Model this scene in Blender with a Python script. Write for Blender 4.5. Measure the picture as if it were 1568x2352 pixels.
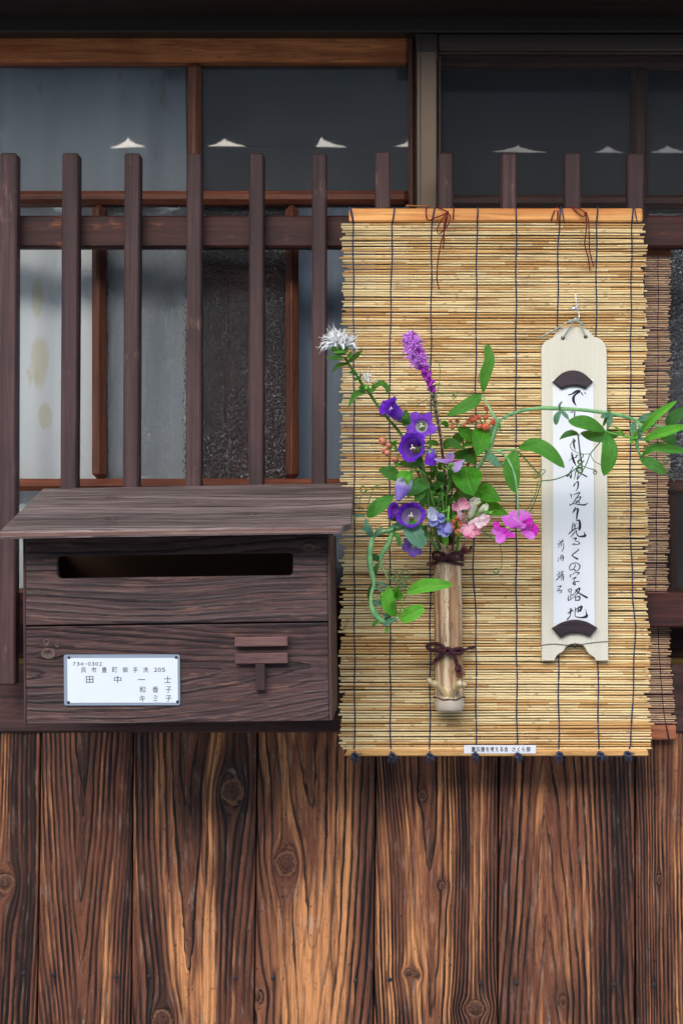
import bpy, math, random
import numpy as np
from mathutils import Vector, Matrix

for o in list(bpy.data.objects):
    bpy.data.objects.remove(o)

# ------------------------------------------------------------------ camera, sky, sun, exposure
SC = bpy.context.scene
S = 0.0006            # metres per layout unit on the plank wall (1568 x 2352 units in the frame)
VX, FPX = 909.0, 3500.0
DIST = S * FPX        # camera stands 2.1 m from the wall
PITCH = math.radians(1.7)
CAMZ = 1.12
CAM = Vector((0, -DIST, CAMZ))
cam = bpy.data.cameras.new('camera')
cam.sensor_fit = 'VERTICAL'; cam.sensor_height = 36; cam.sensor_width = 24
cam.lens = FPX / 2352 * 36
cam.shift_x = -(VX - 784) / 2352
cam.clip_start = 0.05; cam.clip_end = 500
co = bpy.data.objects.new('camera', cam); SC.collection.objects.link(co)
co.location = CAM; co.rotation_euler = (math.radians(90) + PITCH, 0, 0)
SC.camera = co

wd = bpy.data.worlds.new('World'); SC.world = wd; wd.use_nodes = True
wn = wd.node_tree; wn.nodes.clear()
SUN_EL, SUN_AZ = math.radians(27), math.radians(195)
sky = wn.nodes.new('ShaderNodeTexSky'); sky.sky_type = 'NISHITA'; sky.sun_disc = False
sky.sun_elevation = SUN_EL; sky.sun_rotation = SUN_AZ
sky.dust_density = 2.0; sky.air_density = 1.0; sky.ozone_density = 1.0
hs = wn.nodes.new('ShaderNodeHueSaturation'); hs.inputs['Saturation'].default_value = 0.95
bg = wn.nodes.new('ShaderNodeBackground'); bg.inputs['Strength'].default_value = 0.11
wo = wn.nodes.new('ShaderNodeOutputWorld')
wn.links.new(sky.outputs[0], hs.inputs['Color']); wn.links.new(hs.outputs[0], bg.inputs[0]); wn.links.new(bg.outputs[0], wo.inputs[0])
sl = bpy.data.lights.new('sun', 'SUN'); sl.energy = 1.45; sl.angle = math.radians(80); sl.color = (.97, .98, 1)
so = bpy.data.objects.new('sun', sl); SC.collection.objects.link(so)
# the sun stands above the street, behind the camera (from -Y), a little to the left
sdir = Vector((-math.cos(SUN_EL) * math.sin(math.radians(15)), -math.cos(SUN_EL) * math.cos(math.radians(15)), math.sin(SUN_EL)))
so.rotation_euler = sdir.to_track_quat('Z', 'Y').to_euler(); so.location = sdir * 20
SC.view_settings.view_transform = 'Standard'; SC.view_settings.look = 'None'
SC.view_settings.gamma = 1; SC.view_settings.use_curve_mapping = False
SC.view_settings.exposure = 1.72
SC.render.engine = 'CYCLES'
SC.cycles.max_bounces = 7; SC.cycles.diffuse_bounces = 3; SC.cycles.glossy_bounces = 3; SC.cycles.transmission_bounces = 5; SC.cycles.transparent_max_bounces = 16; SC.cycles.use_denoising = True; SC.cycles.use_adaptive_sampling = False
SC.cycles.sample_clamp_indirect = 6.0

# ------------------------------------------------------------------ layout helpers
def W(x, y, d=0.0):
    """layout position on the plane standing d metres in front of the plank wall"""
    xr = (x - VX) / FPX; yr = -(y - 1176) / FPX
    c, s = math.cos(PITCH), math.sin(PITCH)
    dy = c - yr * s; dz = s + yr * c
    t = (DIST - d) / dy
    return Vector((t * xr, -d, CAMZ + t * dz))
def PX(d=0.0): return S * (DIST - d) / DIST

OFF = {}
def tag(o, label, cat, group=None, kind=None):
    if label: o['label'] = label
    if cat: o['category'] = cat
    if group: o['group'] = group
    if kind: o['kind'] = kind
    return o
def thing(name, label, cat, loc=(0, 0, 0), group=None):
    o = bpy.data.objects.new(name, None); SC.collection.objects.link(o)
    o.location = loc; o.empty_display_size = .02
    OFF[o] = Vector(loc)
    return tag(o, label, cat, group)
def obj(name, verts, faces, mat, parent=None, smooth=True, attrs=None, loc=None):
    me = bpy.data.meshes.new(name)
    off = OFF[parent] if parent is not None else Vector(loc or (0, 0, 0))
    v = np.asarray([tuple(p) for p in verts] if not isinstance(verts, np.ndarray) else verts, dtype=float) - np.array(off)
    me.from_pydata(v.tolist(), [], [tuple(int(i) for i in f) for f in faces])
    if attrs:
        for k, (typ, dat) in attrs.items():
            a = me.attributes.new(k, typ, 'POINT')
            a.data.foreach_set('vector' if typ == 'FLOAT_VECTOR' else 'value', np.asarray(dat, dtype=np.float32).ravel())
    me.materials.append(mat)
    if smooth: me.polygons.foreach_set('use_smooth', [True] * len(me.polygons))
    me.update()
    o = bpy.data.objects.new(name, me); SC.collection.objects.link(o)
    if parent is not None:
        o.parent = parent
    else:
        o.location = off
    OFF[o] = off
    return o
def link_copy(src, parent, loc=None, rot=None):
    c = src.copy(); SC.collection.objects.link(c); c.parent = parent
    if loc is not None: c.location = loc
    if rot is not None: c.rotation_euler = rot
    OFF[c] = OFF.get(src, Vector())
    return c

class MB:
    """collects verts and faces of one mesh"""
    def __init__(s): s.v = []; s.f = []; s.a = []
    def add(s, v, f, a=None):
        n = len(s.v); s.v += [tuple(p) for p in v]; s.f += [tuple(i + n for i in q) for q in f]
        s.a += list(a) if a is not None else [0.0] * len(v)
        return s
    def build(s, name, mat, parent=None, smooth=True, aname=None, loc=None):
        at = {aname: ('FLOAT', s.a)} if aname else None
        return obj(name, s.v, s.f, mat, parent, smooth, at, loc)

def hexa(c, bev=.001):
    """chamfered box from 8 corners: index bits x=1, y=2, z=4"""
    c = [Vector(p) for p in c]; V = []; F = []
    idx = {}
    for i in range(8):
        for ax in range(3):
            p = c[i].copy()
            for b in range(3):
                if b != ax:
                    e = c[i ^ (1 << b)] - c[i]; L = e.length
                    p += e * (min(bev, L * .45) / L if L > 0 else 0)
            idx[i, ax] = len(V); V.append(p)
    # vertex (i,ax) lies on the face normal to ax
    for ax in range(3):
        a, b = [(1, 2), (2, 0), (0, 1)][ax]
        for s_ in (0, 1):
            q = [s_ << ax, (s_ << ax) | (1 << a), (s_ << ax) | (1 << a) | (1 << b), (s_ << ax) | (1 << b)]
            f = [idx[k, ax] for k in q]
            F.append(f if s_ else f[::-1])
    for ax in range(3):          # edge along ax
        a, b = [(1, 2), (2, 0), (0, 1)][ax]
        for sa in (0, 1):
            for sb in (0, 1):
                k0 = (sa << a) | (sb << b); k1 = k0 | (1 << ax)
                f = [idx[k0, a], idx[k1, a], idx[k1, b], idx[k0, b]]
                F.append(f if sa != sb else f[::-1])
    for i in range(8):
        f = [idx[i, 0], idx[i, 1], idx[i, 2]]
        F.append(f if bin(i).count('1') % 2 else f[::-1])
    return V, F
def wbox(x0, x1, y0, y1, d0, d1, bev=.001, x0b=None, x1b=None):
    """layout rectangle at its front plane d1 (bottom edge may differ), running back to d0"""
    x0b = x0 if x0b is None else x0b; x1b = x1 if x1b is None else x1b
    A, B, C_, D_ = W(x0b, y1, d1), W(x1b, y1, d1), W(x0, y0, d1), W(x1, y0, d1)
    bk = Vector((0, d1 - d0, 0))
    return hexa([A, B, A + bk, B + bk, C_, D_, C_ + bk, D_ + bk], bev)
def abox(x0, x1, y0, y1, z0, z1, bev=.001):
    return hexa([(x, y, z) for z in (z0, z1) for y in (y0, y1) for x in (x0, x1)], bev)

def cr(pts, n=6):
    """Catmull-Rom through tuples of any length"""
    P = [np.array(p, dtype=float) for p in pts]
    if len(P) < 3:
        return [P[0] + (P[-1] - P[0]) * t for t in np.linspace(0, 1, n + 1)]
    P = [2 * P[0] - P[1]] + P + [2 * P[-1] - P[-2]]
    out = []
    for i in range(1, len(P) - 2):
        for k in range(n):
            t = k / n
            out.append(.5 * (2 * P[i] + (P[i + 1] - P[i - 1]) * t + (2 * P[i - 1] - 5 * P[i] + 4 * P[i + 1] - P[i + 2]) * t * t
                             + (3 * P[i] - P[i - 1] - 3 * P[i + 1] + P[i + 2]) * t ** 3))
    out.append(P[-2]); return out

def tube(path, rad, sides=6, cap=True, flat=1.0, ref=None):
    """path: list of Vectors, rad: number or list. flat squashes one axis"""
    n = len(path); path = [Vector(p) for p in path]
    R = [rad] * n if not hasattr(rad, '__len__') else list(rad)
    V = []; F = []
    t0 = (path[1] - path[0]).normalized()
    nrm = Vector(ref) if ref is not None else (Vector((0, 0, 1)) if abs(t0.z) < .9 else Vector((1, 0, 0)))
    for i in range(n):
        t = (path[min(i + 1, n - 1)] - path[max(i - 1, 0)])
        t = t.normalized() if t.length > 0 else t0
        nrm = (nrm - t * nrm.dot(t))
        nrm = nrm.normalized() if nrm.length > 1e-6 else t.orthogonal().normalized()
        b = t.cross(nrm)
        for k in range(sides):
            a = 2 * math.pi * k / sides
            V.append(path[i] + (nrm * math.cos(a) * flat + b * math.sin(a)) * R[i])
    for i in range(n - 1):
        for k in range(sides):
            k2 = (k + 1) % sides
            F.append((i * sides + k, i * sides + k2, (i + 1) * sides + k2, (i + 1) * sides + k))
    if cap:
        F.append(tuple(range(sides))[::-1]); F.append(tuple((n - 1) * sides + k for k in range(sides)))
    return V, F
def sphere(c, r, ax=(0, 0, 1), stretch=1.0, nu=10, nv=7):
    c = Vector(c); ax = Vector(ax).normalized(); e = ax.orthogonal().normalized(); g = ax.cross(e)
    V = []; F = []; A = []
    for j in range(nv + 1):
        th = math.pi * j / nv
        for i in range(nu):
            ph = 2 * math.pi * i / nu
            V.append(c + ax * math.cos(th) * r * stretch + (e * math.cos(ph) + g * math.sin(ph)) * math.sin(th) * r)
            A.append(j / nv)
    for j in range(nv):
        for i in range(nu):
            i2 = (i + 1) % nu
            F.append((j * nu + i, (j + 1) * nu + i, (j + 1) * nu + i2, j * nu + i2))
    return V, F, A

def prism(poly, d0, d1, bev=0.0):
    """layout outline (clockwise on the picture) extruded from plane d0 to plane d1; bev insets the front"""
    n = len(poly)
    cx = sum(p[0] for p in poly) / n; cy = sum(p[1] for p in poly) / n
    f = [W(x, y, d1) for x, y in poly]
    k = (DIST - d1)
    bk = [p + Vector((0, d1 - d0, 0)) for p in f]
    V = []; F = []
    if bev > 0:
        ins = []
        for i in range(n):
            a = f[i - 1]; b = f[i]; c = f[(i + 1) % n]
            e1 = (b - a).normalized(); e2 = (c - b).normalized()
            n1 = Vector((-e1.z, 0, e1.x)); n2 = Vector((-e2.z, 0, e2.x))
            m = (n1 + n2)
            m = m.normalized() if m.length > 1e-5 else n1
            ins.append(b + m * (-bev))
        mid = [p + Vector((0, bev, 0)) for p in f]
        V = ins + mid + bk
        F.append(tuple(range(n)))
        for i in range(n):
            j = (i + 1) % n
            F.append((i, n + i, n + j, j)); F.append((n + i, 2 * n + i, 2 * n + j, n + j))
        F.append(tuple(2 * n + i for i in range(n))[::-1])
    else:
        V = f + bk; F.append(tuple(range(n)))
        for i in range(n):
            j = (i + 1) % n; F.append((i, n + i, n + j, j))
        F.append(tuple(n + i for i in range(n))[::-1])
    return V, F

# ------------------------------------------------------------------ noise on arrays
def _hash(ix, iy, seed):
    h = (ix.astype(np.int64) * 374761393 + iy.astype(np.int64) * 668265263 + seed * 1442695041) & 0x7fffffff
    h = ((h ^ (h >> 13)) * 1274126177) & 0x7fffffff
    h = h ^ (h >> 16)
    return (h & 0xffff) / 65535.0
def vn(x, y, seed=0):
    x = np.asarray(x, dtype=float); y = np.asarray(y, dtype=float) + np.zeros_like(x); x = x + np.zeros_like(y)
    ix = np.floor(x); iy = np.floor(y); fx = x - ix; fy = y - iy
    fx = fx * fx * (3 - 2 * fx); fy = fy * fy * (3 - 2 * fy)
    a = _hash(ix, iy, seed); b = _hash(ix + 1, iy, seed); c = _hash(ix, iy + 1, seed); d = _hash(ix + 1, iy + 1, seed)
    return (a * (1 - fx) + b * fx) * (1 - fy) + (c * (1 - fx) + d * fx) * fy - .5

# ------------------------------------------------------------------ material helpers
class NT:
    def __init__(s, name):
        s.m = bpy.data.materials.new(name); s.m.use_nodes = True
        s.t = s.m.node_tree; s.t.nodes.clear()
        s.out = s.t.nodes.new('ShaderNodeOutputMaterial')
    def n(s, typ, ins=None, **pr):
        nd = s.t.nodes.new(typ)
        for k, v in pr.items(): setattr(nd, k, v)
        for k, v in (ins or {}).items(): s.set(nd.inputs[k], v)
        return nd
    def set(s, sock, v):
        if isinstance(v, bpy.types.NodeSocket): s.t.links.new(v, sock)
        elif isinstance(v, bpy.types.Node): s.t.links.new(v.outputs[0], sock)
        else:
            if isinstance(v, (tuple, list)) and len(v) == 3 and sock.type == 'RGBA': v = (*v, 1)
            sock.default_value = v
    def math(s, op, a, b=0.0, c=0.0, clamp=False):
        nd = s.t.nodes.new('ShaderNodeMath'); nd.operation = op; nd.use_clamp = clamp
        s.set(nd.inputs[0], a); s.set(nd.inputs[1], b); s.set(nd.inputs[2], c); return nd.outputs[0]
    def mix(s, f, a, b, mode='MIX'):
        nd = s.t.nodes.new('ShaderNodeMix'); nd.data_type = 'RGBA'; nd.blend_type = mode; nd.clamp_factor = True
        s.set(nd.inputs[0], f); s.set(nd.inputs[6], a); s.set(nd.inputs[7], b); return nd.outputs[2]
    def ss(s, x, a, b, lo=0.0, hi=1.0):
        nd = s.t.nodes.new('ShaderNodeMapRange'); nd.interpolation_type = 'SMOOTHSTEP'
        s.set(nd.inputs[0], x); s.set(nd.inputs[1], a); s.set(nd.inputs[2], b); s.set(nd.inputs[3], lo); s.set(nd.inputs[4], hi)
        return nd.outputs[0]
    def ramp(s, f, stops, interp='LINEAR'):
        nd = s.t.nodes.new('ShaderNodeValToRGB'); r = nd.color_ramp; r.interpolation = interp
        while len(r.elements) < len(stops): r.elements.new(.5)
        for e, (p, c) in zip(r.elements, stops):
            e.position = p; e.color = (*c, 1) if hasattr(c, '__len__') else (c, c, c, 1)
        s.set(nd.inputs[0], f); return nd.outputs[0]
    def noise(s, vec, scale, detail=2.0, rough=.5, dist=0.0, dim='3D', w=0.0):
        nd = s.t.nodes.new('ShaderNodeTexNoise'); nd.noise_dimensions = dim
        if vec is not None: s.set(nd.inputs['Vector'], vec)
        s.set(nd.inputs['Scale'], scale); s.set(nd.inputs['Detail'], detail); s.set(nd.inputs['Roughness'], rough)
        s.set(nd.inputs['Distortion'], dist)
        if dim in ('4D', '1D'): s.set(nd.inputs['W'], w)
        return nd.outputs[0]
    def mapv(s, vec, scale=(1, 1, 1), loc=(0, 0, 0), rot=(0, 0, 0)):
        nd = s.t.nodes.new('ShaderNodeMapping'); s.set(nd.inputs[0], vec)
        nd.inputs['Scale'].default_value = scale; nd.inputs['Location'].default_value = loc; nd.inputs['Rotation'].default_value = rot
        return nd.outputs[0]
    def attr(s, name):
        nd = s.t.nodes.new('ShaderNodeAttribute'); nd.attribute_name = name; return nd
    def sep(s, vec):
        nd = s.t.nodes.new('ShaderNodeSeparateXYZ'); s.set(nd.inputs[0], vec); return nd.outputs
    def comb(s, x, y, z):
        nd = s.t.nodes.new('ShaderNodeCombineXYZ'); s.set(nd.inputs[0], x); s.set(nd.inputs[1], y); s.set(nd.inputs[2], z); return nd.outputs[0]
    def coord(s, which='Object'):
        nd = s.t.nodes.new('ShaderNodeTexCoord'); return nd.outputs[which]
    def bump(s, h, dist=.001, strength=1.0):
        nd = s.t.nodes.new('ShaderNodeBump'); s.set(nd.inputs['Height'], h); nd.inputs['Distance'].default_value = dist
        s.set(nd.inputs['Strength'], strength); return nd.outputs[0]
    def pbsdf(s, col, rough=.6, normal=None, spec=.5, **kw):
        nd = s.t.nodes.new('ShaderNodeBsdfPrincipled'); s.set(nd.inputs['Base Color'], col); s.set(nd.inputs['Roughness'], rough)
        s.set(nd.inputs['Specular IOR Level'], spec)
        if normal is not None: s.set(nd.inputs['Normal'], normal)
        for k, v in kw.items(): s.set(nd.inputs[k.replace('_', ' ')], v)
        return nd.outputs[0]
    def done(s, sh):
        s.t.links.new(sh, s.out.inputs[0]); return s.m

def srgb(r, g, b):
    f = lambda c: (c / 255 / 12.92) if c / 255 <= .04045 else ((c / 255 + .055) / 1.055) ** 2.4
    return (f(r), f(g), f(b))
def plain(name, col, rough=.6, spec=.5, var=.25, scale=60, bump=0.0, **kw):
    t = NT(name); c = t.coord()
    nz = t.noise(c, scale, 4, .6)
    f = t.math('MULTIPLY_ADD', nz, 2 * var, 1 - var)
    col2 = t.mix(1.0, (*col, 1), t.comb(f, f, f), 'MULTIPLY')
    nm = t.bump(t.noise(c, scale * 8, 3), .0005, bump) if bump else None
    return t.done(t.pbsdf(col2, rough, nm, spec, **kw))

def grain_mat(name, A, B, C_, K=((.045, .018, .012), (.14, .055, .03), (.22, .10, .05)), line=.9, rough=.62, bump=.0011, worn=None, spec=.35, speck=.7, worn_amt=.75):
    """flat-sawn board: attributes wd=(across, ring, along) and wk=(knot radius, seed, tone)"""
    t = NT(name)
    a = t.sep(t.attr('wd').outputs['Vector']); k = t.sep(t.attr('wk').outputs['Vector'])
    u, ring, v = a[0], a[1], a[2]; kr, seed, tone = k[0], k[1], k[2]
    wv = t.comb(t.math('MULTIPLY', u, 60), t.math('MULTIPLY', v, 9), seed)
    ring2 = t.math('ADD', ring, t.math('MULTIPLY', t.math('SUBTRACT', t.noise(wv, 1.0, 3, .6), .5), .9))
    fr = t.math('FRACT', ring2); ix = t.math('FLOOR', ring2)
    wnz = t.n('ShaderNodeTexWhiteNoise', {'Vector': t.comb(ix, seed, 3.3)}, noise_dimensions='3D')
    rnd = wnz.outputs['Value']
    g = t.attr('wg').outputs['Fac']          # rings per layout unit: keeps the late-wood lines about as thick everywhere
    lo = t.math('MAXIMUM', t.math('MULTIPLY_ADD', g, -9.0, 1.0), .22); md = t.math('MAXIMUM', t.math('MULTIPLY_ADD', g, -2.6, 1.0), .6)
    lw = t.math('ADD', t.ss(fr, lo, md), t.ss(fr, .2, 1.0, 0, .22), clamp=True)
    lw = t.math('MULTIPLY', lw, t.ss(fr, .965, 1.0, 1.0, .45))
    fr2 = t.math('FRACT', t.math('MULTIPLY_ADD', ring2, 3.0, .37))
    lw = t.math('MAXIMUM', lw, t.math('MULTIPLY', t.ss(fr2, .55, 1.0, 0, .34), t.ss(g, .02, .07, 1.0, .2)))
    brk = t.noise(t.comb(t.math('MULTIPLY', u, 90), t.math('MULTIPLY', v, 14), t.math('ADD', seed, 7.0)), 1.0, 4, .65)
    lw = t.math('MULTIPLY', lw, t.math('MULTIPLY_ADD', rnd, .5, .8))
    lw = t.math('MULTIPLY', lw, t.ss(brk, .22, .50, .45, 1.0), clamp=True)
    big = t.noise(t.comb(t.math('MULTIPLY', u, 22), t.math('MULTIPLY', v, 4.5), t.math('ADD', seed, 17.0)), 1.0, 3, .55)
    lw = t.math('MULTIPLY', lw, t.ss(big, .32, .56, .42, 1.0))
    fib = t.noise(t.comb(t.math('MULTIPLY', u, 430), t.math('MULTIPLY', v, 16), seed), 1.0, 4, .7)
    fib2 = t.noise(t.comb(t.math('MULTIPLY', u, 170), t.math('MULTIPLY', v, 8), t.math('ADD', seed, 2.0)), 1.0, 4, .65)
    st = t.noise(t.comb(t.math('MULTIPLY', u, 34), t.math('MULTIPLY', v, 3.2), t.math('ADD', seed, 11.0)), 1.0, 6, .66, .5)
    st = t.math('ADD', t.math('ADD', st, t.math('MULTIPLY', t.math('SUBTRACT', rnd, .5), .30)), t.math('ADD', tone, t.math('MULTIPLY', t.math('SUBTRACT', fib2, .5), .45)))
    base = t.mix(t.ss(st, .36, .66), (*A, 1), (*B, 1))
    base = t.mix(t.math('MULTIPLY', t.ss(fib2, .50, .68), .55), base, (*[b * .62 for b in B], 1))
    base = t.mix(t.ss(st, .68, 1.0, 0, .85), base, (*[c * 1.5 for c in C_], 1))
    if worn is not None:
        w = t.noise(t.comb(t.math('MULTIPLY', u, 120), t.math('MULTIPLY', v, 20), t.math('ADD', seed, 31.0)), 1.0, 5, .65)
        w = t.math('MULTIPLY', t.ss(w, .53, .70), t.ss(fr, .55, .98, .25, 1.0))
        base = t.mix(t.math('MULTIPLY', w, worn_amt), base, (*worn, 1))
    col = t.mix(t.math('MULTIPLY', lw, line), base, (*C_, 1))
    f = t.math('MULTIPLY_ADD', fib, 1.3, .36)
    col = t.mix(1.0, col, t.comb(f, f, f), 'MULTIPLY')
    sp = t.noise(t.comb(t.math('MULTIPLY', u, 330), t.math('MULTIPLY', v, 150), t.math('ADD', seed, 5.0)), 1.0, 2, .5)
    col = t.mix(t.ss(sp, .645, .73, 0, speck), col, (*[c * .8 for c in C_], 1))
    # knots
    krn = t.math('ADD', kr, t.math('MULTIPLY', t.math('SUBTRACT', t.noise(t.comb(t.math('MULTIPLY', u, 130), t.math('MULTIPLY', v, 130), seed), 1.0, 5, .65), .5), 1.1))
    kc = t.ramp(t.math('MULTIPLY', krn, .7), [(0, K[0]), (.16, K[1]), (.30, K[0]), (.40, K[1]), (.50, K[0]), (.58, K[2]), (.66, K[2]), (.71, K[1]), (.8, K[0])])
    km = t.ss(krn, .98, 1.22, 1.0, 0.0)
    col = t.mix(t.math('MULTIPLY', km, .88), col, kc)
    h = t.math('SUBTRACT', t.math('MULTIPLY', fib, .35), t.math('MULTIPLY', lw, -.6))
    h = t.math('ADD', h, t.math('MULTIPLY', fib2, -.35))
    h = t.math('ADD', h, t.math('MULTIPLY', km, t.ss(krn, 0, .9, -.2, 1.0)))
    rg = t.math('MULTIPLY_ADD', fib2, .3, rough - .15)
    return t.done(t.pbsdf(col, rg, t.bump(h, bump, .9), spec))

def bar_mat(name, axis, A, B, wear=None, wear_amt=.5, rough=.6, fine=1.0, spec=.35, lines=.5, wear_scale=1.0):
    """straight-grained stained timber, grain along axis"""
    t = NT(name); c = t.coord(); oi = t.n('ShaderNodeObjectInfo')
    rv = t.math('MULTIPLY', oi.outputs['Random'], 40.0)
    xyz = t.sep(c)
    p = [t.math('ADD', xyz[i], t.math('MULTIPLY', rv, .37 + i * .11)) for i in range(3)]
    hi, lo = 420.0 * fine, 6.0
    hi = 300.0 * fine; sc = [hi] * 3; sc[axis] = lo
    vv = t.comb(*[t.math('MULTIPLY', p[i], sc[i]) for i in range(3)])
    f1 = t.noise(vv, 1.0, 4, .65)
    sc2 = [90 * fine] * 3; sc2[axis] = 3.5
    f2 = t.noise(t.comb(*[t.math('MULTIPLY', p[i], sc2[i]) for i in range(3)]), 1.0, 4, .6, .4)
    big = t.noise(t.comb(*p), 9.0, 3, .6)
    col = t.mix(t.ss(t.math('ADD', t.math('MULTIPLY', f2, .7), t.math('MULTIPLY', big, .3)), .38, .62), (*A, 1), (*B, 1))
    rings = t.math('FRACT', t.math('MULTIPLY', f2, 9.0))
    col = t.mix(t.math('MULTIPLY', t.ss(rings, .6, .95), lines), col, (*[b * .55 for b in B], 1))
    g = t.math('MULTIPLY', t.math('MULTIPLY_ADD', f1, 1.2, .4), t.math('MULTIPLY_ADD', oi.outputs['Random'], .45, .8))
    col = t.mix(1.0, col, t.comb(g, g, g), 'MULTIPLY')
    if wear is not None:
        w1 = t.noise(t.comb(*[t.math('MULTIPLY', p[i], [70 * wear_scale, 70 * wear_scale, 70 * wear_scale][i] if i != axis else 16.0 * wear_scale) for i in range(3)]), 1.0, 6, .7)
        w2 = t.noise(t.comb(*p), 13.0, 3, .6)
        wm = t.ss(t.math('ADD', t.math('MULTIPLY', w1, .6), t.math('MULTIPLY', w2, .4)), .56, .66, 0, wear_amt)
        wm = t.math('MULTIPLY', wm, t.ss(f1, .35, .6, .3, 1.0))
        col = t.mix(wm, col, (*wear, 1))
    h = t.math('ADD', f1, t.math('MULTIPLY', f2, .5))
    return t.done(t.pbsdf(col, rough, t.bump(h, .0006, .6), spec))

# ------------------------------------------------------------------ sawn boards with real grain fields
def ringfield(u, v, p):
    sd = p['seed']
    uu = u.copy(); kr = np.full_like(u, 3.0)
    for (ku, kv, a, e) in p.get('knots', []):
        du = u - ku; dv = (v - kv) / e
        r2 = np.maximum(du * du + dv * dv, (a * .8) ** 2)
        fall = np.exp(-(du * du + dv * dv) / (a * 5.5) ** 2)
        uu = uu - du * (a * a * 1.0 / r2) * fall
        kr = np.minimum(kr, np.sqrt(du * du + ((v - kv) / max(1.0, e * .62)) ** 2) / a)
    cc = p['c'] + p.get('slope', 0) * v + p.get('wob', 14) * vn(v / 520.0, np.zeros_like(v) + sd, sd + 1) * 2
    h = p['h0'] + p.get('hw', 10) * vn(v / 500.0, u / 400.0, sd + 2) * 2
    uu = uu + p.get('warp', 7) * vn(v / 330.0, u / 70.0, sd + 3) * 2 + 1.3 * vn(v / 55.0, u / 25.0, sd + 6)
    R = np.sqrt((uu - cc) ** 2 + h * h)
    ring = R / p['sp'] + p['hk'] * v / p['sp'] + 1.2 * vn((R + p['hk'] * v) / (p['sp'] * 4), np.zeros_like(R), sd + 4)
    tone = np.zeros_like(u) + p.get('tone', 0.0)
    for (tu, tw, ta) in p.get('bands', []):
        tone += ta * np.exp(-((uu - tu) / tw) ** 2)
    for (tu, tv, tw, th, ta) in p.get('spots', []):
        tone += ta * np.exp(-((uu - tu) / tw) ** 2 - ((v - tv) / th) ** 2)
    for (ku, kv, a, e) in p.get('knots', []):
        q = ((u - ku) / (a * 2.2)) ** 2 + ((v - kv) / (a * 3.2)) ** 2
        tone += p.get('ktone', .12) * np.exp(-q)
    return uu, ring, kr, tone

def panel(name, us, vs, P, p, mat, parent, thick, bev=3.0, hole=None, clip=None, usc=S):
    """board: us across the grain, vs along it (layout units); P(u,v) arrays -> world; thick = vector to its back"""
    def fin(a):
        a = list(a); L0, L1 = a[0], a[-1]
        a += [L0 + bev * .15, L0 + bev * .5, L0 + bev, L1 - bev * .15, L1 - bev * .5, L1 - bev]
        return np.array(sorted(set(round(x, 4) for x in a)))
    us, vs = fin(us), fin(vs)
    U, Vv = np.meshgrid(us, vs, indexing='ij')
    nu, nv = U.shape
    uf, vf = U.ravel(), Vv.ravel()
    uu, ring, kr, tone = ringfield(uf, vf, p)
    if clip is not None: uf, vf = clip(uf, vf)
    pos = P(uf, vf)
    e = np.minimum(np.minimum(uf - us[0], us[-1] - uf), np.minimum(vf - vs[0], vs[-1] - vf))
    e = np.clip(e, 0, bev)
    drop = (bev - np.sqrt(np.maximum(bev * bev - (bev - e) ** 2, 0))) * usc
    tv = np.array(thick); tl = np.linalg.norm(tv); tn = tv / tl
    bumpy = -(np.clip(1.25 - kr, 0, 1) * np.clip(kr, 0, .5) * 2.2 * usc) - p.get('relief', .5) * usc * np.maximum(0, np.sin(ring * 2 * np.pi)) * .6 \
        + vn(uf / 70, vf / 200, p['seed'] + 9) * 1.6 * usc
    pos = pos + np.outer(drop + bumpy, tn)
    idx = np.arange(nu * nv).reshape(nu, nv)
    um = (U[:-1, :-1] + U[1:, 1:]) / 2; vm = (Vv[:-1, :-1] + Vv[1:, 1:]) / 2
    keep = np.ones_like(um, bool) if hole is None else ~hole(um, vm)
    q = np.stack([idx[:-1, :-1], idx[1:, :-1], idx[1:, 1:], idx[:-1, 1:]], -1)[keep]
    faces = q.tolist()
    ed = {}
    for f in faces:
        for i in range(4):
            a, b = f[i], f[(i + 1) % 4]
            if (b, a) in ed: del ed[(b, a)]
            else: ed[(a, b)] = 1
    n0 = len(pos); back = {}; ext = []
    for (a, b) in ed:
        for w in (a, b):
            if w not in back:
                back[w] = n0 + len(ext); ext.append(w)
        faces.append([b, a, back[a], back[b]])
    ext = np.array(ext)
    pos = np.vstack([pos, pos[ext] + tv * .999])
    cat = lambda x: np.concatenate([x, x[ext]])
    wdv = np.stack([cat(uu) * S, cat(ring), cat(vf) * S], 1); 
    wdv[n0:, 2] += .01
    _, r1, _, _ = ringfield(U.ravel() + 1.0, Vv.ravel(), p); _, r2, _, _ = ringfield(U.ravel(), Vv.ravel() + 1.0, p)
    wg = np.hypot(r1 - ring, r2 - ring); wg = np.concatenate([wg, wg[ext]])
    wkv = np.stack([cat(kr), np.full(len(pos), float(p['seed']) * 1.37), cat(tone)], 1)
    used = np.unique(np.array([i for f in faces for i in f]))
    mp = -np.ones(len(pos), int); mp[used] = np.arange(len(used))
    faces = [[mp[i] for i in f] for f in faces]
    return obj(name, pos[used], faces, mat, parent, True, {'wd': ('FLOAT_VECTOR', wdv[used]), 'wk': ('FLOAT_VECTOR', wkv[used]), 'wg': ('FLOAT', wg[used])})
def bil(A, B, C_, D_, u0, u1, v0, v1):
    """bilinear map: A=(u0,v0) B=(u1,v0) C=(u0,v1) D=(u1,v1)"""
    A, B, C_, D_ = [np.array(x) for x in (A, B, C_, D_)]
    def P(u, v):
        s = ((u - u0) / (u1 - u0))[:, None]; t = ((v - v0) / (v1 - v0))[:, None]
        return A * (1 - s) * (1 - t) + B * s * (1 - t) + C_ * (1 - s) * t + D_ * s * t
    return P

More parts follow.
